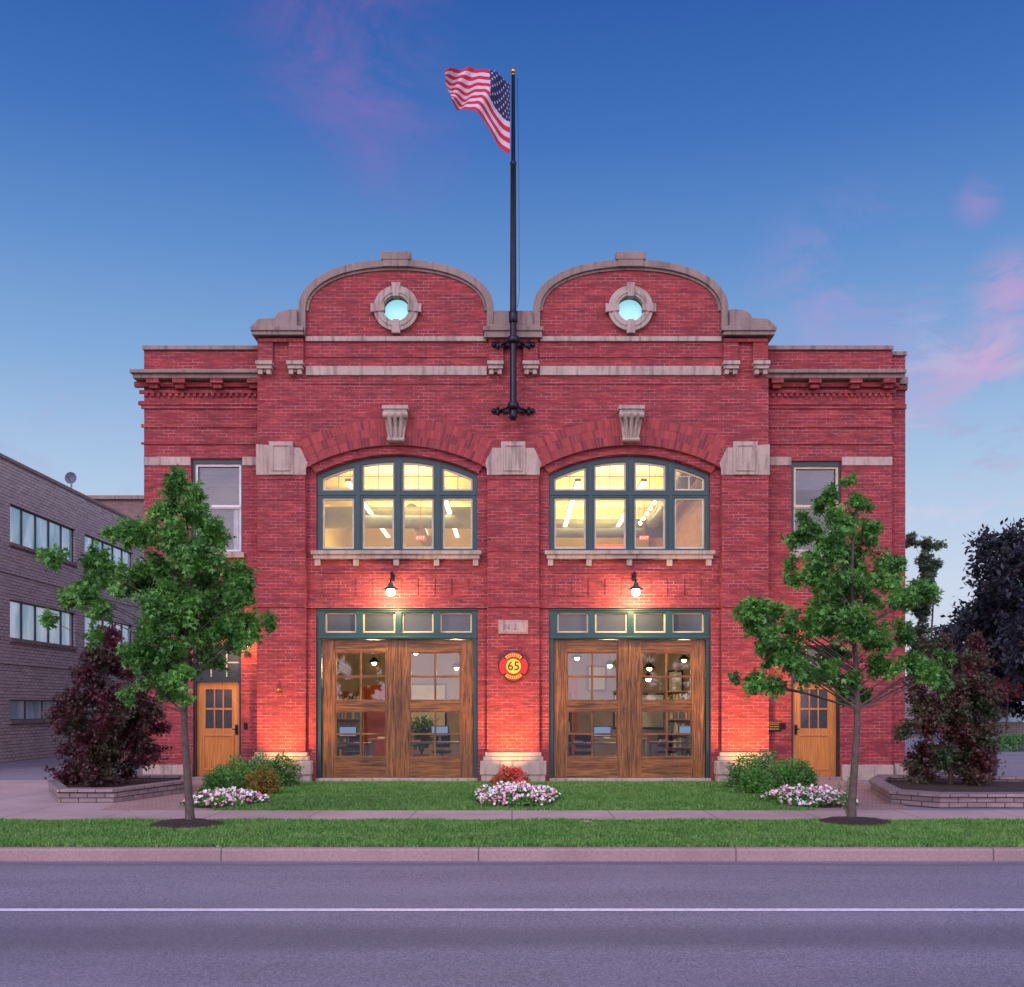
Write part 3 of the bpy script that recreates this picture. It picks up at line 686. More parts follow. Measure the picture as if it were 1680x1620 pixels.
for x,z,w,h in ((-2.6,1.6,1.2,1.5),(-1.2,2.4,.7,.9),(3.9,1.5,1.6,1.1),(2.6,2.5,.6,.8),(5.0,2.4,.5,.7)):
    b=MB(); b.box(x-w/2,x+w/2,9.44,9.47,z-h/2,z+h/2,0); b.box(x-w/2+.06,x+w/2-.06,9.42,9.445,z-h/2+.06,z+h/2-.06,1)
    solo(b.obj('picture_frame',None,['black','paper']),'pale framed picture on the back wall indoors','picture','pictures indoors')
bc=[simple('book_a',(.3,.05,.04)),simple('book_b',(.05,.12,.25)),simple('book_c',(.5,.4,.2)),simple('book_d',(.08,.2,.1))]
for x,y in ((-4.9,8.6),(1.3,8.2),(4.9,7.4)):
    e=top('bookcase','dark wooden bookcase filled with coloured books','bookcase',(x,y,0),'bookcases indoors')
    b=MB(); b.box(x-.5,x-.46,y-.15,y+.15,.02,2.1); b.box(x+.46,x+.5,y-.15,y+.15,.02,2.1); b.box(x-.46,x+.46,y+.12,y+.15,.02,2.1)
    for z in (.05,.45,.85,1.25,1.65,2.06): b.box(x-.46,x+.46,y-.15,y+.12,z,z+.03)
    b.obj('frame',e,'desk')
    b=MB()
    for z in (.08,.48,.88,1.28,1.68):
        q=x-.44
        while q<x+.36:
            ww=random.uniform(.025,.06); b.box(q,q+ww*.9,y-.12,y+.08,z+.001,z+random.uniform(.2,.32),random.randrange(4)); q+=ww
    o=b.obj('books',e,bc); o['kind']='stuff'
# ================================================================ VEGETATION
def leafmat(name,c1,c2,c3,trans=.25):
    m,t,bs,pos=newmat(name); nt=m.node_tree
    r=t.n('ShaderNodeNewGeometry').outputs['Random Per Island']
    col=t.mix(r,c1,c2); col=t.mix(t.mr(t.noise(pos,2.2,3),.42,.66),col,c3)
    t.l(col,bs.inputs['Base Color']); bs.inputs['Roughness'].default_value=.5
    tl=t.n('ShaderNodeBsdfTranslucent'); t.l(col,tl.inputs[0]); mx=t.n('ShaderNodeMixShader'); mx.inputs[0].default_value=trans
    t.l(bs.outputs[0],mx.inputs[1]); t.l(tl.outputs[0],mx.inputs[2]); t.l(mx.outputs[0],nt.nodes['Material Output'].inputs[0]); return m
M['leafG']=leafmat('maple_leaf',(.028,.105,.022),(.10,.30,.05),(.16,.40,.075),.3)
M['leafP']=leafmat('purple_leaf',(.03,.008,.018),(.13,.022,.038),(.06,.055,.03))
M['leafQ']=leafmat('bronze_leaf',(.05,.02,.02),(.14,.035,.04),(.05,.10,.04))
M['leafS']=leafmat('shrub_leaf',(.025,.10,.02),(.07,.25,.04),(.12,.33,.06))
M['leafO']=leafmat('amber_leaf',(.10,.18,.03),(.42,.18,.04),(.06,.2,.03))
M['leafD']=leafmat('dusky_leaf',(.014,.012,.024),(.04,.026,.045),(.02,.035,.025))
M['leafL']=leafmat('pale_leaf',(.10,.17,.09),(.2,.28,.16),(.07,.14,.07))
M['leafR']=leafmat('crimson_leaf',(.25,.02,.03),(.4,.04,.05),(.1,.02,.02))
M['petalW']=leafmat('white_petal',(.85,.78,.78),(.9,.85,.82),(.8,.55,.62),.1); M['petalP']=leafmat('pink_petal',(.75,.14,.28),(.8,.35,.45),(.7,.2,.35),.1)
M['petalR']=leafmat('red_petal',(.6,.01,.015),(.7,.02,.015),(.4,.01,.015),.1)
M['bark']=simple('bark',(.085,.065,.055),.9,.4,14,bumpy=.6)
T_MAPLE=(np.array([(0,0),(.45,-.17),(1,0),(.45,.17),(.55,.6),(.12,.3),(.55,-.6),(.12,-.3)]),[(0,1,2,3),(0,3,4,5),(0,7,6,1)])
T_LEAF=(np.array([(0,0),(.5,-.28),(1,0),(.5,.28)]),[(0,1,2,3)])
def leafmesh(name,P,Dr,size,tmpl,mat,parent,sv=.35):
    P=np.asarray(P);N=len(P); Dr=np.asarray(Dr); Dr=Dr/np.linalg.norm(Dr,axis=1,keepdims=True)
    r=rng.normal(size=(N,3))*.7; r[:,2]+=.9
    b=np.cross(r,Dr); b/=np.linalg.norm(b,axis=1,keepdims=True)+1e-9; n=np.cross(Dr,b)
    T,fcs=tmpl; K=len(T); s=size*(1-sv+2*sv*rng.random(N))
    V=P[:,None,:]+s[:,None,None]*(T[None,:,0:1]*Dr[:,None,:]+T[None,:,1:2]*b[:,None,:]-(.25*T[None,:,0:1]**2+.5*T[None,:,1:2]**2)*n[:,None,:])
    V=V.reshape(-1,3); fa=np.array(fcs); Q=(np.arange(N)[:,None,None]*K+fa[None]).reshape(-1,4)
    me=bpy.data.meshes.new(name); me.vertices.add(len(V)); me.vertices.foreach_set('co',V.ravel())
    me.loops.add(Q.size); me.loops.foreach_set('vertex_index',Q.ravel().astype(np.int32))
    me.polygons.add(len(Q)); me.polygons.foreach_set('loop_start',np.arange(0,Q.size,4,dtype=np.int32))
    me.update(calc_edges=True); me.materials.append(M[mat]); o=bpy.data.objects.new(name,me); link(o,parent); return o
def tree(name,label,cat,base,clumps,tr,leaf,dens,lm,tmpl,toplead,first,group=None,twn=7,spread=1.2,flat=1.0,lean=0,jit0=.17):
    bx,by=base[0],base[1]; e=top(name,label,cat,(bx,by,0),group)
    b=MB(); zt=toplead
    wig=lambda z:(bx+.03*math.sin(z*1.9+bx)+lean*z,by+.04*math.cos(z*1.7))
    zz=[0,.08]+list(np.linspace(.3,zt,9)); rad=[tr*1.6,tr*1.15]+[tr*(1-.85*(z/zt)) for z in zz[2:]]
    b.tube([wig(z)+(z,) for z in zz],rad,10)
    P=[];Dd=[]
    for (cx,cy,cz,r) in clumps:
        hd=math.hypot(cx-bx,cy-by); az=max(first,min(cz-.55*hd-.05,zt*.92)); az=min(az,cz+.1) if cz>first else az
        sx,sy=wig(az); s=Vector((sx,sy,az)); c=Vector((cx,cy,cz)); m1=s.lerp(c,.5)+Vector((random.uniform(-.05,.05),random.uniform(-.05,.05),.04*hd-.02))
        lr=max(.007,tr*.30*(1-az/zt*.6)); b.tube([s,m1,c],[lr,lr*.6,lr*.25],5)
        out=(c-s); out=out.normalized() if out.length>.01 else Vector((0,0,1))
        nt_=max(3,int(twn)); per=max(4,int(dens*r*r/nt_))
        for i in range(nt_):
            d=Vector(rng.normal(size=3)); d.normalize(); d=(d+out*.35+Vector((0,0,.22))).normalized(); d.z*=flat
            L=r*random.uniform(.55,spread); b.tube([c,c+d*L*.95],[lr*.22+.002,.002],3,cap=False)
            k_=int(per*L/(r*(.55+spread)/2)); tt=rng.random(k_)**.8; jit=rng.normal(size=(k_,3))*r*jit0
            pp=np.array(c)[None]+np.array(d)[None]*(L*tt)[:,None]+jit
            P.append(pp); q=rng.normal(size=(k_,3))*.8+np.array(d)[None]; q[:,2]-=.25; Dd.append(q)
    b.obj('trunk',e,'bark',fix=False)
    leafmesh('crown',np.concatenate(P),np.concatenate(Dd),leaf,tmpl,lm,e)
    return e
def clp(L,d,depth=.8,fill=0,sh=1.0):
    out=[]
    for (a,p,r) in L:
        x,z,rr=GX(a,d),GZ(p,d),r*d/F*sh
        out.append((x,random.uniform(-depth,depth)*.6+(d-24),z,rr))
    base=list(out)
    k=0
    while k<fill:
        a,c=random.sample(base,2)
        if math.hypot(a[0]-c[0],a[2]-c[2])>.6: continue
        q=random.uniform(.3,.7); out.append((a[0]*q+c[0]*(1-q),d-24+random.uniform(-.5,.5)*depth,a[2]*q+c[2]*(1-q),random.uniform(.09,.16))); k+=1
    return out
LT=[(307,792,11),(312,820,18),(297,850,20),(330,868,22),(356,885,20),(258,886,15),(300,905,28),(345,930,26),(255,930,18),(205,880,18),(178,875,13),(150,920,20),(112,930,15),(150,955,22),(200,955,20),(252,980,24),(310,960,32),(370,962,18),(402,990,18),(430,1020,13),(385,1024,20),(330,1030,30),(272,1045,26),(130,990,15),(185,1005,17),(105,1020,10),(225,1055,19),(290,1088,24),(340,1085,18),(372,1062,12),(240,1102,17),(170,1050,13),(302,1125,16),(318,1150,9),(265,1140,14),(225,1142,11),(398,930,9),(355,990,20),(280,1000,24),(318,1000,26),(420,1045,8)]
d=14.96
grp='young maples along the verge'
tree('maple_tree','young green maple with gappy layered crown on grass verge','tree',(GX(307,d),d-24),clp(LT,d,.9,40),.060,.064,22000,'leafG',T_MAPLE,4.45,1.55,grp,twn=11,spread=1.65,jit0=.28)
RT=[(1395,788,9),(1372,815,15),(1408,828,16),(1338,850,12),(1385,865,24),(1440,868,17),(1326,875,14),(1350,908,22),(1410,915,26),(1464,928,20),(1316,920,11),(1298,958,12),(1340,968,24),(1400,975,28),(1462,988,22),(1508,978,16),(1288,1003,15),(1330,1030,20),(1390,1035,28),(1450,1045,23),(1503,1038,17),(1240,1010,16),(1218,1002,8),(1250,1048,15),(1300,1070,18),(1540,1078,11),(1490,1088,17),(1440,1098,20),(1380,1098,21),(1268,1085,11),(1320,1108,14),(1240,1120,15),(1208,1113,8),(1275,1128,11),(1510,1115,11),(1402,1145,16),(1556,1100,8),(1432,1142,11),(1420,950,22),(1370,1000,24)]
d=15.3
tree('maple_tree','young green maple with open crown and thin trunk on grass verge','tree',(GX(1402,d),d-24),clp(RT,d,.9,40),.060,.064,22000,'leafG',T_MAPLE,4.5,1.6,grp,twn=11,spread=1.65,jit0=.28)
def jm(base,w,h,n=100):
    out=[]
    while len(out)<n:
        x,y=random.uniform(-1,1),random.uniform(-1,1); q=random.uniform(.07,1)
        wid=(.85+.15*q if q<.35 else .86*(1-((q-.35)/.65)**2.0)+.12)
        if math.hypot(x,y)>wid: continue
        if math.hypot(x,y)<wid*.35 and random.random()<.6: continue
        out.append((base[0]+x*w,base[1]+y*w*.8,q*h,random.uniform(.12,.22)))
    return out
d=20.6; bs_=(GX(175,d),d-24)
tree('japanese_maple','dense dark purple japanese maple in a stone planter','tree',bs_,jm(bs_,.94,3.3,88),.05,.062,13000,'leafP',T_MAPLE,3.0,.35,'purple maples in planters',twn=8,spread=2.0,jit0=.28)
d=21.0; bs_=(GX(1560,d),d-24)
tree('japanese_maple','bronze and purple japanese maple with loose crown in a planter','tree',bs_,jm(bs_,.88,3.3,80),.05,.062,12000,'leafQ',T_MAPLE,3.0,.35,'purple maples in planters',twn=8,spread=2.1,jit0=.28)
d=29.; bs_=(GX(1512,d),d-24)
cl=clp([(1505,885,12),(1520,900,16),(1505,925,18),(1530,935,14),(1512,955,20),(1530,975,16),(1505,990,20),(1522,1010,18),(1505,1040,18),(1520,1065,16)],d,.7)
tree('slim_tree','slim pale green tree standing beside the brick side wall','tree',(bs_[0]+.3,bs_[1]),cl,.06,.10,8000,'leafL',T_MAPLE,5.5,2.0,spread=1.6)
def big(base,R,H,zc,n,lm,leaf,dens,label,cat='tree',group='dark shade trees beyond the lot',name='shade_tree'):
    out=[]
    while len(out)<n:
        v=rng.normal(size=3); v/=np.linalg.norm(v); q=random.uniform(.45,1)
        out.append((base[0]+v[0]*R*q,base[1]+v[1]*R*q,zc+v[2]*(H-zc)*q,random.uniform(.13,.25)*R))
    return tree(name,label,cat,base,out,R*.06,leaf,dens,lm,T_LEAF,zc+.5*(H-zc),zc*.35,group,twn=7,spread=1.5,jit0=.22)
big((GX(1700,56),32),5.0,10.6,5.6,90,'leafD',.30,380,'large dark purple-leaved shade tree beyond the parking lot')
big((GX(1590,75),51),4.3,7.6,4.6,60,'leafD',.34,300,'dark rounded shade tree beyond the parking lot')
big((GX(1760,46),22),3.6,7.6,4.4,50,'leafD',.28,340,'dark shade tree at the edge of the lot')
big((GX(1652,50),26),.9,3.6,2.6,14,'leafR',.16,700,'small crimson-leaved tree near the shop awning',group=None,name='crimson_tree')
def shrub(x,y,w,h,lm,label,n=2600,leaf=.05,name='shrub'):
    e=top(name,label,'shrub',(x,y,0),'shrubs along the front beds')
    b=MB()
    for i in range(9):
        a=i*.7; b.tube([(x,y,0),(x+w*.3*math.cos(a),y+w*.3*math.sin(a),h*.5),(x+w*.42*math.cos(a),y+w*.42*math.sin(a),h*.75)],[.014,.009,.004],4)
    b.obj('stem',e,'bark',fix=False)
    v=rng.normal(size=(n,3)); v/=np.linalg.norm(v,axis=1,keepdims=True); v[:,2]=np.abs(v[:,2])*1.0-.12
    q=rng.random(n)**.35; lump=1+.16*np.sin(v[:,0]*7+x)*np.cos(v[:,1]*6)+.12*np.sin(v[:,2]*9+v[:,0]*5)+.07*rng.normal(size=n)
    P=np.stack([x+v[:,0]*w/2*q*lump,y+v[:,1]*w/2*q*lump,np.maximum(.03,v[:,2]*h*q*lump+.1)],1)
    leafmesh('foliage',P,v+rng.normal(size=(n,3))*.6,leaf,T_LEAF,lm,e)
for a,dd,w,h,lm,lab in ((385,21.0,.95,.58,'leafS','rounded green shrub in the front bed'),(425,22.0,.85,.62,'leafS','rounded green shrub beside a brick pier'),(460,22.3,.8,.60,'leafS','rounded green shrub beside a brick pier'),(430,20.3,.66,.44,'leafO','low green shrub with orange tipped leaves'),(362,20.2,.7,.42,'leafS','low green shrub in the front bed'),
                    (1222,21.6,.8,.62,'leafS','rounded green shrub beside a brick pier'),(1256,22.2,.9,.68,'leafS','rounded green shrub beside a brick pier'),(1292,21.0,.9,.55,'leafS','rounded green shrub in the front bed'),(1240,20.4,.66,.38,'leafS','low green shrub in the front bed'),(1312,21.2,.66,.5,'leafS','rounded green shrub in the front bed')):
    shrub(GX(a,dd),dd-24,w,h,lm,lab,3400,.048)
def flowerbed(pts_ell,h,nl,nf,pm,label,fs=.045,name='flower_bed',lm='leafS'):
    x,y,rx,ry=pts_ell; e=top(name,label,'flowers',(x,y,0),'flower beds along the front')
    b=MB(); vs=[(x+rx*math.cos(q*.3142)*1.05,y+ry*math.sin(q*.3142)*1.05,.012) for q in range(20)]+[(x,y,.05)]
    b.add(vs,[(i,(i+1)%20,20) for i in range(20)]); b.obj('soil',e,'mulch')
    def pts(n,z0,z1):
        a=rng.random(n)*2*math.pi; q=np.sqrt(rng.random(n)); lm_=1+.13*np.sin(a*5+x)
        dome=np.sqrt(np.maximum(0,1-q**2.5)); X=x+rx*q*np.cos(a)*lm_; Y=y+ry*q*np.sin(a)*lm_
        bump_=.72+.28*np.sin(X*9)*np.cos(Y*8)
        return np.stack([X,Y,.03+h*dome*bump_*(z0+(z1-z0)*rng.random(n))],1)
    P=pts(nl,.1,1.05); leafmesh('foliage',P,rng.normal(size=(nl,3))+np.array([0,0,.6]),.055,T_LEAF,lm,e)
    for pmn,frac in pm:
        n=int(nf*frac); P=pts(n,.85,1.12)
        b=MB()
        for p in P:
            s=fs*random.uniform(.5,1.0); a0=random.random()*6; tx,ty=random.uniform(-.5,.5),random.uniform(.2,1.1)
            vs=[tuple(p)]
            for i in range(10):
                r=s*(1 if i%2==0 else .6); th=a0+i*math.pi/5; dx,dy=r*math.cos(th),r*math.sin(th); vs.append((p[0]+dx,p[1]+dy,p[2]+.012+dx*tx+dy*ty))
            b.add(vs,[(0,i+1,(i+1)%10+1) for i in range(10)])
        b.obj('blossoms',e,pmn,fix=False)
m,t,bs,pos=newmat('mulch'); t.l(t.mix(t.mr(t.noise(pos,45,5,.7),.4,.6),(.012,.007,.008),(.07,.035,.03)),bs.inputs['Base Color']); bs.inputs['Roughness'].default_value=.95; bump(t,bs,t.noise(pos,45,5,.7),1,.05); M['mulch']=m
WP=[('petalW',.7),('petalP',.3)]
flowerbed((GX(847,18.9),-5.15,.72,1.3),.28,4600,560,WP,'bed of white and pink impatiens in front of a brick pier',.04)
flowerbed((GX(838,21.5),-2.55,.38,.38),.46,1300,260,[('petalR',1.0)],'cluster of red geraniums at the foot of a brick pier',.042)
flowerbed((GX(378,18.6),-5.6,.64,.9),.22,3400,430,WP,'low bed of white impatiens beside the walk',.04)
flowerbed((GX(1320,18.8),-5.4,.72,1.0),.24,3400,450,WP,'low bed of white and pink impatiens beside the walk',.04)
x,y=GX(1388,16.4),16.4-24
e=top('flowering_weed','tall thin yellow-green stems beside the tree trunk','plant',(x,y,0)); b=MB(); P=[];Dd=[]
for i in range(9):
    a=random.uniform(0,6.28); hx,hy=.12*math.cos(a),.12*math.sin(a); hh=random.uniform(.3,.6); b.tube([(x,y,0),(x+hx*.4,y+hy*.4,hh*.6),(x+hx,y+hy,hh)],[.004,.003,.002],4)
    for q in np.linspace(.2,1,22): P.append((x+hx*q+random.gauss(0,.015),y+hy*q+random.gauss(0,.015),hh*q)); Dd.append((random.gauss(0,1),random.gauss(0,1),.6))
b.obj('stem',e,'leafL',fix=False); leafmesh('foliage',P,Dd,.04,T_LEAF,'leafS',e)
x,y=GX(690,27.6),3.9
e=top('potted_plant','leafy green plant in a round pot indoors','plant',(x,y,0)); b=MB(); b.lathe(x,y,[(.14,.02),(.19,.4),(.2,.42),(.16,.41)],16); b.obj('pot',e,'desk')
b=MB()
for i in range(10): a=i*.63; b.tube([(x,y,.4),(x+.15*math.cos(a),y+.15*math.sin(a),.8),(x+.3*math.cos(a),y+.3*math.sin(a),1.2)],[.01,.007,.003],4)
b.obj('stem',e,'bark',fix=False); n=500; P=np.stack([x+rng.normal(size=n)*.17,y+rng.normal(size=n)*.17,.6+.75*rng.random(n)],1); leafmesh('foliage',P,rng.normal(size=(n,3))+np.array([0,0,.5]),.13,T_LEAF,'leafS',e)
# ================================================================ GROUND
def asph(name,c,lane=False):
    m,t,bs,pos=newmat(name); n=t.noise(pos,60,4,.8); n2=t.noise(t.scaled(pos,(.12,1,1)),1.1,5,.6); n3=t.noise(pos,.6,4)
    col=t.mix(t.mr(n,.36,.64),tuple(x*.36 for x in c),tuple(x*1.7 for x in c))
    col=t.mix(t.mr(n2,.4,.68,0,.4),col,tuple(x*.55 for x in c)); col=t.mix(t.mr(n3,.45,.7,0,.25),col,tuple(x*1.4 for x in c))
    if lane:
        sp=t.n('ShaderNodeSeparateXYZ'); t.l(pos,sp.inputs[0])
        wob=t.m('ADD',sp.outputs[1],t.m('MULTIPLY',t.noise(t.scaled(pos,(.3,1,1)),1.0,3),.5))
        k1=t.mr(t.m('ABSOLUTE',t.m('ADD',wob,15.35)),.15,.7,.5,0,True)
        col=t.mix(k1,col,tuple(x*.42 for x in c))
        k2=t.mr(t.m('ABSOLUTE',t.m('ADD',wob,11.45)),.02,.16,.55,0,True); col=t.mix(k2,col,tuple(x*.45 for x in c))
    t.l(col,bs.inputs['Base Color']); bs.inputs['Roughness'].default_value=.8; bump(t,bs,n,.7,.015); return m
M['road']=asph('asphalt',(.205,.185,.23),True); M['lot']=asph('lot_asphalt',(.22,.20,.23))
def conc(name,c,jw,ox=0):
    m,t,bs,pos=newmat(name); n=t.noise(pos,30,5,.7); n2=t.noise(pos,1.1,4)
    col=t.mix(t.mr(n,.3,.7),tuple(x*.75 for x in c),tuple(x*1.2 for x in c)); col=t.mix(t.mr(n2,.4,.7,0,.45),col,tuple(x*.55 for x in c))
    sp=t.n('ShaderNodeSeparateXYZ'); t.l(pos,sp.inputs[0]); fx=t.m('ABSOLUTE',t.m('SUBTRACT',t.m('FRACT',t.m('ADD',t.m('DIVIDE',sp.outputs[0],jw),.5+ox)),.5))
    col=t.mix(t.mr(fx,.0,.012/jw*1.1,1,0),col,(.05,.04,.045))
    t.l(col,bs.inputs['Base Color']); bs.inputs['Roughness'].default_value=.85; bump(t,bs,n,.4,.015); return m
M['walk']=conc('sidewalk_concrete',(.42,.31,.30),1.5); M['kerb']=conc('kerb_concrete',(.31,.215,.215),2.95,.13)
M['paver']=brickmat('paver_brick',(.30,.19,.17),(.44,.29,.25),(.16,.11,.11),bw=.22,rh=.11,ms=.008,dark=(.18,.11,.11))
M['wallstone']=brickmat('retaining_stone',(.17,.13,.14),(.34,.25,.24),(.05,.04,.045),bw=.3,rh=.085,ms=.008,dark=(.10,.07,.08))
m,t,bs,pos=newmat('turf'); n=t.noise(pos,35,4,.7); n2=t.noise(pos,1.3,4)
t.l(t.mix(t.mr(n2,.35,.7,0,.6),t.mix(t.mr(n,.3,.7),(.02,.065,.012),(.08,.20,.035)),(.07,.13,.03)),bs.inputs['Base Color']); bs.inputs['Roughness'].default_value=.9; M['turf']=m
M['paintline']=simple('road_paint',(.72,.68,.72),.6,.2,20)
M['earth']=simple('earth',(.10,.10,.09),.95)
Y=lambda d:d-24
def sheet(name,pts,z,mat):
    b=MB(); b.add([(a,c,z) for a,c in pts],[tuple(range(len(pts)))]); o=b.obj(name,None,mat,fix=False)
    if o.data.polygons[0].normal.z<0: o.data.flip_normals()
    return struct(o)
R4=lambda x0,x1,y0,y1:[(x0,y0),(x1,y0),(x1,y1),(x0,y1)]
sheet('ground',R4(-900,900,-900,900),-.165,'earth')
sheet('road',R4(-120,120,-34,Y(12.5)),-.14,'road')
yl=Y(9.49); sheet('road_line',R4(-120,120,yl-.06,yl+.06),-.135,'paintline')
sheet('parking_lot',R4(-120,120,Y(12.66),120),-.008,'lot')
b=MB(); b.box(-120,120,Y(12.5),Y(12.66),-.165,.008); struct(b.obj('kerb',None,'kerb',.03))
sheet('verge',R4(-120,120,Y(12.66),Y(15.6)),.0,'turf')
sheet('sidewalk',R4(-120,120,Y(15.6),Y(17.16)),.004,'walk')
sheet('lawn',R4(-4.75,4.75,Y(17.16),-.02),.0,'turf')
sheet('path',[(-7.6,.2),(-5.6,.2),(-4.76,Y(21.5)),(-4.76,Y(17.16)),(-6.5,Y(17.16))],.004,'paver')
sheet('path',[(7.7,.2),(5.9,.2),(4.76,Y(21.5)),(4.76,Y(17.16)),(6.3,Y(17.16))],.004,'paver')
sheet('driveway',[(-11.5,Y(17.16)),(-6.5,Y(17.16)),(-7.6,.2),(-14,.2)],.001,'walk')
for a,dd in ((307,14.96),(1402,15.3)):
    x,y=GX(a,dd),dd-24; b=MB(); vs=[(x,y,.09)]; n=28
    for r_,z in ((.3,.07),(.52,.012)):
        for k in range(n):
            q=r_*(1+.08*math.sin(k*2.3)+random.uniform(-.05,.05)); vs.append((x+q*math.cos(k*6.2832/n),y+q*math.sin(k*6.2832/n)*.95,z+random.uniform(-.008,.008)))
    b.add(vs,[(0,k+1,(k+1)%n+1) for k in range(n)]+[(k+1,k+1+n,(k+1)%n+1+n,(k+1)%n+1) for k in range(n)])
    struct(b.obj('mulch_ring',None,'mulch',fix=False))
m,t,bs,pos=newmat('grass_blade'); r=t.n('ShaderNodeNewGeometry').outputs['Random Per Island']
col=t.mix(r,(.028,.11,.012),(.12,.33,.045)); col=t.mix(t.mr(t.noise(pos,1.6,4),.4,.7,0,.75),col,(.16,.29,.065)); col=t.mix(t.mr(t.noise(pos,5,4),.5,.7,0,.5),col,(.02,.08,.012)); t.l(col,bs.inputs['Base Color']); bs.inputs['Roughness'].default_value=.6; M['blade']=m
def grass(name,x0,x1,y0,y1,n,h,excl=()):
    X=rng.uniform(x0,x1,n); Yy=rng.uniform(y0,y1,n); keep=np.ones(n,bool)
    for ex,ey,rx,ry in excl: keep&=((X-ex)/rx)**2+((Yy-ey)/ry)**2>1
    X,Yy=X[keep],Yy[keep]; n=len(X); a=rng.random(n)*2*math.pi; w=.006+.005*rng.random(n); hh=h*(.5+.7*rng.random(n))*(1+.25*np.sin(X*3.1)*np.sin(Yy*4.3))
    lx,ly=rng.normal(size=n)*.022,rng.normal(size=n)*.022
    V=np.zeros((n,3,3)); V[:,0]=np.stack([X-w*np.cos(a),Yy-w*np.sin(a),np.zeros(n)],1); V[:,1]=np.stack([X+w*np.cos(a),Yy+w*np.sin(a),np.zeros(n)],1); V[:,2]=np.stack([X+lx,Yy+ly,hh],1)
    me=bpy.data.meshes.new(name); me.vertices.add(3*n); me.vertices.foreach_set('co',V.ravel()); me.loops.add(3*n); me.loops.foreach_set('vertex_index',np.arange(3*n,dtype=np.int32)); me.polygons.add(n); me.polygons.foreach_set('loop_start',np.arange(0,3*n,3,dtype=np.int32)); me.update(calc_edges=True)
    me.materials.append(M['blade']); o=bpy.data.objects.new(name,me); coll.objects.link(o); o['kind']='stuff'
ex=[(GX(307,14.96),14.96-24,.5,.48),(GX(1402,15.3),15.3-24,.5,.48)]
grass('grass',-8.5,8.5,Y(12.64),Y(15.64),150000,.045,ex)
grass('grass',-4.78,4.78,Y(17.10),-.4,90000,.045,[(GX(847,18.9),-5.15,.7,1.2)])
b=MB(); x,y=GX(960,14.9),14.9-24; b.add([(x-.09,y,.05),(x-.03,y-.05,.07),(x+.1,y-.01,.055),(x+.03,y+.05,.08)],[(0,1,3),(1,2,3)])
solo(b.obj('fallen_leaf',None,'paver',fix=False),'single dry tan leaf lying on the grass verge','leaf')
def planter(poly,h,label):
    cx=sum(p[0] for p in poly)/len(poly); cy=sum(p[1] for p in poly)/len(poly)
    e=top('stone_planter',label,'planter',(cx,cy,0),'stacked stone planters')
    inn=[(cx+(p[0]-cx)*.86,cy+(p[1]-cy)*.86) for p in poly]; o2=[(cx+(p[0]-cx)*1.02,cy+(p[1]-cy)*1.02) for p in poly]
    b=MB(); b.plate(poly,[inn],0,h,'z'); b.obj('planter_wall',e,'wallstone',.01)
    b=MB(); b.plate(o2,[[(cx+(p[0]-cx)*.85,cy+(p[1]-cy)*.85) for p in poly]],h+.001,h+.06,'z'); b.obj('cap_stones',e,'wallstone',.012)
    b=MB(); b.plate(inn,[],.02,h-.03,'z'); b.obj('soil',e,'mulch')
planter([(-8.75,Y(20.6)),(-7.7,Y(18.5)),(-6.75,Y(18.5)),(-6.15,Y(20.9)),(-6.6,Y(22.4)),(-8.5,Y(22.4))],.18,'low stacked stone planter holding a purple maple')
planter([(6.9,Y(21.0)),(6.35,Y(18.3)),(6.9,Y(17.6)),(10.6,Y(17.6)),(10.9,Y(22)),(7.6,Y(22.6))],.17,'long low stacked stone planter holding a purple maple')
x,y=GX(1633,22.6),-1.4; e=top('post','slim dark green metal post standing by the planter','post',(x,y,0)); b=MB(); b.box(x-.03,x+.03,y-.03,y+.03,-.01,.95); b.box(x-.06,x+.06,y-.06,y+.06,.95,.99); b.obj('shaft',e,'dkgreen',.005)
b=MB(); b.box(x-.09,x+.09,y-.09,y+.09,-.01,.04); b.obj('foot',e,'dkgreen',.005)
# ================================================================ NEIGHBOUR
nb=top('neighbour_building','long two-storey grey brick building with ribbon windows','building',(-15,18,0))
XN=-15.; y0,y1=1.,35.; H=8.95
rows=((6.55,7.72),(3.68,4.85),(1.22,1.85)); strips=[(d0-24,d0+4.9-24) for d0 in (26.9,32.6,38.3,44.0,49.7)]
holes=[[(a,z0),(c,z0),(c,z1),(a,z1)] for z0,z1 in rows for a,c in strips]
b=MB(); b.plate([(y0,-.01),(y1,-.01),(y1,H),(y0,H)],holes,XN-.35,XN,'x'); b.box(XN-18,XN-.36,y0,y0+.3,0,H); b.box(XN-18,XN-.36,y1-.3,y1,0,H); b.box(XN-18,XN-17.7,y0+.3,y1-.3,0,H)
b.obj('wall',nb,'greybrick')
b=MB(); b.box(XN-17.7,XN-.36,y0+.3,y1-.3,H-.5,H-.4); b.obj('roof',nb,'roof')
b=MB(); b.box(XN-.4,XN+.05,y0-.02,y1+.02,H+.001,H+.1); b.obj('coping',nb,'stoneD')
for z in (2.9,5.6):
    b=MB(); b.box(XN-.02,XN+.03,y0,y1,z,z+.12); b.obj('brick_band',nb,'greybrick')
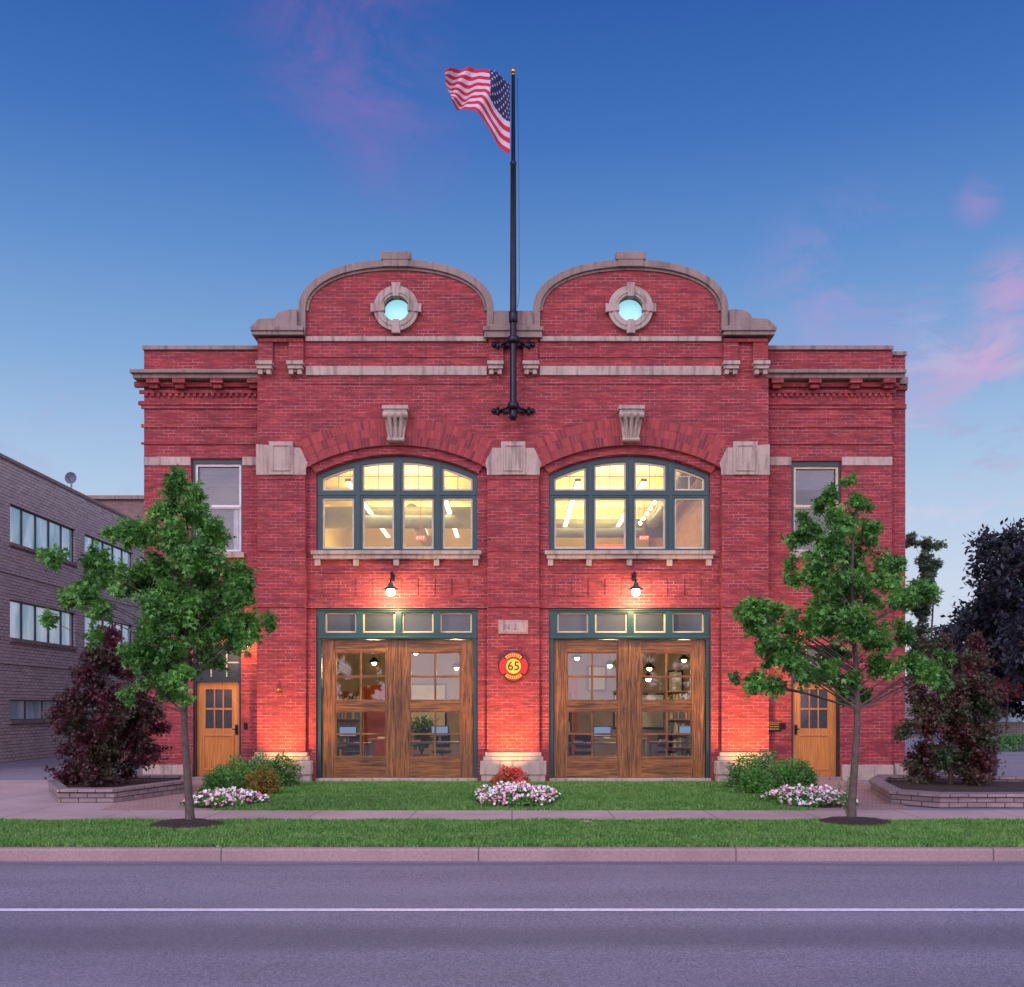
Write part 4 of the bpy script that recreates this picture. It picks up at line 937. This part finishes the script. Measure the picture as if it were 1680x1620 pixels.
for z0,z1 in rows:
    for a,c in strips:
        b=MB(); n=5 if z1-z0>1 else 4
        b.plate([(a,z0),(c,z0),(c,z1),(a,z1)],[[(a+(c-a)*i/n+.035,z0+.04),(a+(c-a)*(i+1)/n-.035,z0+.04),(a+(c-a)*(i+1)/n-.035,z1-.04),(a+(c-a)*i/n+.035,z1-.04)] for i in range(n)],XN-.14,XN-.08,'x')
        w=b.obj('window',nb,'dkgreen')
        b=MB(); b.box(XN-.12,XN-.11,a,c,z0,z1); b.obj('glass',w,'blueglass')
        b=MB(); b.box(XN-.2,XN+.07,a-.05,c+.05,z0-.1,z0-.002); b.obj('sill',w,'stoneD')
b=MB(); b.box(-20.6,-18.4,18,23,H-.4,10.6); b.obj('roof_house',nb,'dullbrick')
b=MB(); b.box(-20.7,-18.3,17.9,23.1,10.601,10.72); b.obj('roof_house_coping',nb,'stoneD')
x,y=GX(117,44),20.; e=top('satellite_dish','small grey satellite dish mounted on a flat roof','satellite dish',(x,y,H-.4)); b=MB(); b.tube([(x,y,H-.4),(x,y,GZ(795,44))],.04,8); b.obj('mast',e,'duct')
b=MB(); z=GZ(785,44); n=20; vs=[]
for r_,q in ((.02,.0),(.12,-.02),(.24,-.07)):
    for k in range(n): vs.append((x+r_*math.cos(k*6.2832/n),y+q,z+r_*math.sin(k*6.2832/n)))
b.add(vs,[tuple(range(n))]+[(i*n+k,i*n+(k+1)%n,(i+1)*n+(k+1)%n,(i+1)*n+k) for i in range(2) for k in range(n)]); b.tube([(x,y,z-.2),(x,y-.3,z)],.012,5); b.obj('dish',e,'blindg',fix=False)
e=top('far_building','plain brown brick building with flat roof beyond the lot','building',(-20,45,0))
b=MB(); b.box(-30,-13.5,38,58,0,GZ(820,62)); b.obj('wall',e,'dullbrick'); b=MB(); b.box(-30.2,-13.3,37.8,58.2,GZ(820,62)+.001,GZ(814,62)); b.obj('coping',e,'stoneD')
for i in range(5):
    for z in (2,6,10): b=MB(); b.box(-28+i*3,-26.6+i*3,37.95,38.1,z,z+1.8); b.obj('window',e,'blueglass')
e=top('shop_building','low pale building with a green awning across the lot','building',(30,38,0))
b=MB(); b.box(25.2,40,36,46,0,3.4); b.obj('wall',e,'greybrick')
b=MB(); b.box(25.9,31,35.93,36.02,.8,2.2); b.obj('window',e,'blueglass')
M['awning']=simple('awning_green',(.02,.16,.08),.7)
b=MB(); b.add([(25.5,36,2.7),(32,36,2.7),(32,34.9,2.1),(25.5,34.9,2.1),(25.5,34.9,1.95),(32,34.9,1.95)],[(0,1,2,3),(3,2,5,4)]); b.obj('awning',e,'awning')
b=MB(); b.box(25,40.2,35.8,46.2,3.401,3.55); b.obj('roof',e,'roof')
e=top('hedge','clipped low green hedge at the edge of the lot','hedge',(20,16,0)); n=9000
P=np.stack([rng.uniform(16.6,25,n),rng.uniform(15.7,16.6,n),rng.uniform(.02,.62,n)],1); leafmesh('foliage',P,rng.normal(size=(n,3)),.09,T_LEAF,'leafS',e)
b=MB(); 
for i in range(16): b.tube([(16.9+i*.5,16.1,0),(16.95+i*.5,16.1,.5)],.02,5)
b.obj('stem',e,'bark')
n=22000; X=rng.uniform(-170,170,n); hgt=4.2+1.6*np.sin(X*.11)+1.0*np.sin(X*.37+1)+rng.normal(size=n)*.4
P=np.stack([X,rng.uniform(116,124,n),hgt*rng.random(n)**.6],1); o=leafmesh('distant_trees',P,rng.normal(size=(n,3)),1.2,T_LEAF,'leafD',None); o['kind']='stuff'
# ================================================================ WORLD
w=bpy.data.worlds.new('World'); scene.world=w; w.use_nodes=True; nt=w.node_tree; t=NT(nt); bg=nt.nodes['Background']
gen=t.n('ShaderNodeTexCoord').outputs['Generated']; dv=t.vm('NORMALIZE',gen).outputs[0]
sp=t.n('ShaderNodeSeparateXYZ'); t.l(dv,sp.inputs[0])
ramp=t.n('ShaderNodeValToRGB'); t.l(t.m('MAXIMUM',sp.outputs[2],0),ramp.inputs[0]); cr=ramp.color_ramp
stops=[(0,(214,210,228)),(.1,(204,216,236)),(.2,(172,199,229)),(.29,(132,171,218)),(.38,(97,143,204)),(.46,(68,116,189)),(.56,(44,90,167)),(1,(26,56,120))]
cr.elements[0].position=0; cr.elements[0].color=lin(*stops[0][1]); cr.elements[1].position=1; cr.elements[1].color=lin(*stops[-1][1])
for p,c in stops[1:-1]:
    q=cr.elements.new(p); q.color=lin(*c)
col=ramp.outputs[0]
def pdir(a,p):
    v=Vector(((a-840)/F,1,(1160-p)/F)); v.normalize(); return tuple(v)
cn=t.noise(t.scaled(dv,(3.2,3.2,6.5)),2.2,7,.66,.8)
cn2=t.noise(t.scaled(dv,(5,5,12)),2.6,7,.66,.5)
for (a,p,r,st_,src,lo,hi,c) in ((560,40,.11,.32,cn,.34,.66,(175,110,185)),(640,200,.09,.34,cn,.32,.66,(150,115,190)),(1400,490,.11,.40,cn,.42,.64,(190,155,212)),(1605,332,.025,.45,cn2,.36,.56,(175,145,205)),(1620,595,.05,.65,cn2,.36,.56,(222,165,208)),(1600,760,.16,.75,cn2,.5,.64,(208,208,230)),(1665,475,.045,.6,cn2,.36,.56,(205,160,208)),(1530,640,.045,.5,cn2,.36,.56,(210,165,212)),(1620,700,.08,.5,cn2,.48,.62,(120,145,200)),(60,690,.12,.3,cn2,.45,.65,(165,165,215))):
    dist=t.vm('DISTANCE',dv,pdir(a,p)).outputs['Value']
    mk=t.m('MULTIPLY',t.mr(dist,0,r,st_,0,True),t.mr(src,lo,hi,0,1,True))
    col=t.mix(mk,col,lin(*c))
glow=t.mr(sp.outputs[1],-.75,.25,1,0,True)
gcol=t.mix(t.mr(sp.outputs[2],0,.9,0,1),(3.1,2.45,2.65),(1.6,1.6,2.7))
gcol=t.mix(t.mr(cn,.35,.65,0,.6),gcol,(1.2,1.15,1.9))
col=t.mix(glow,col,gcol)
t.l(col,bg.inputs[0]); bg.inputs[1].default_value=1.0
sl=bpy.data.lights.new('sun','SUN'); sl.energy=.9; sl.angle=math.radians(18); sl.color=(1,.84,.82); so=bpy.data.objects.new('sun',sl); coll.objects.link(so)
so.rotation_euler=Vector((.5,1,-.8)).to_track_quat('-Z','Y').to_euler()
cam=bpy.data.cameras.new('camera'); co=bpy.data.objects.new('camera',cam); coll.objects.link(co); co.location=(0,-24,CZ); co.rotation_euler=(math.pi/2,0,0)
cam.sensor_width=36; cam.lens=36*F/1680; cam.shift_y=350/1680; cam.clip_end=3000; cam.clip_start=.1; scene.camera=co
for ob in bpy.data.objects:
    for k_ in ('loc0','cat0'):
        if k_ in ob: del ob[k_]
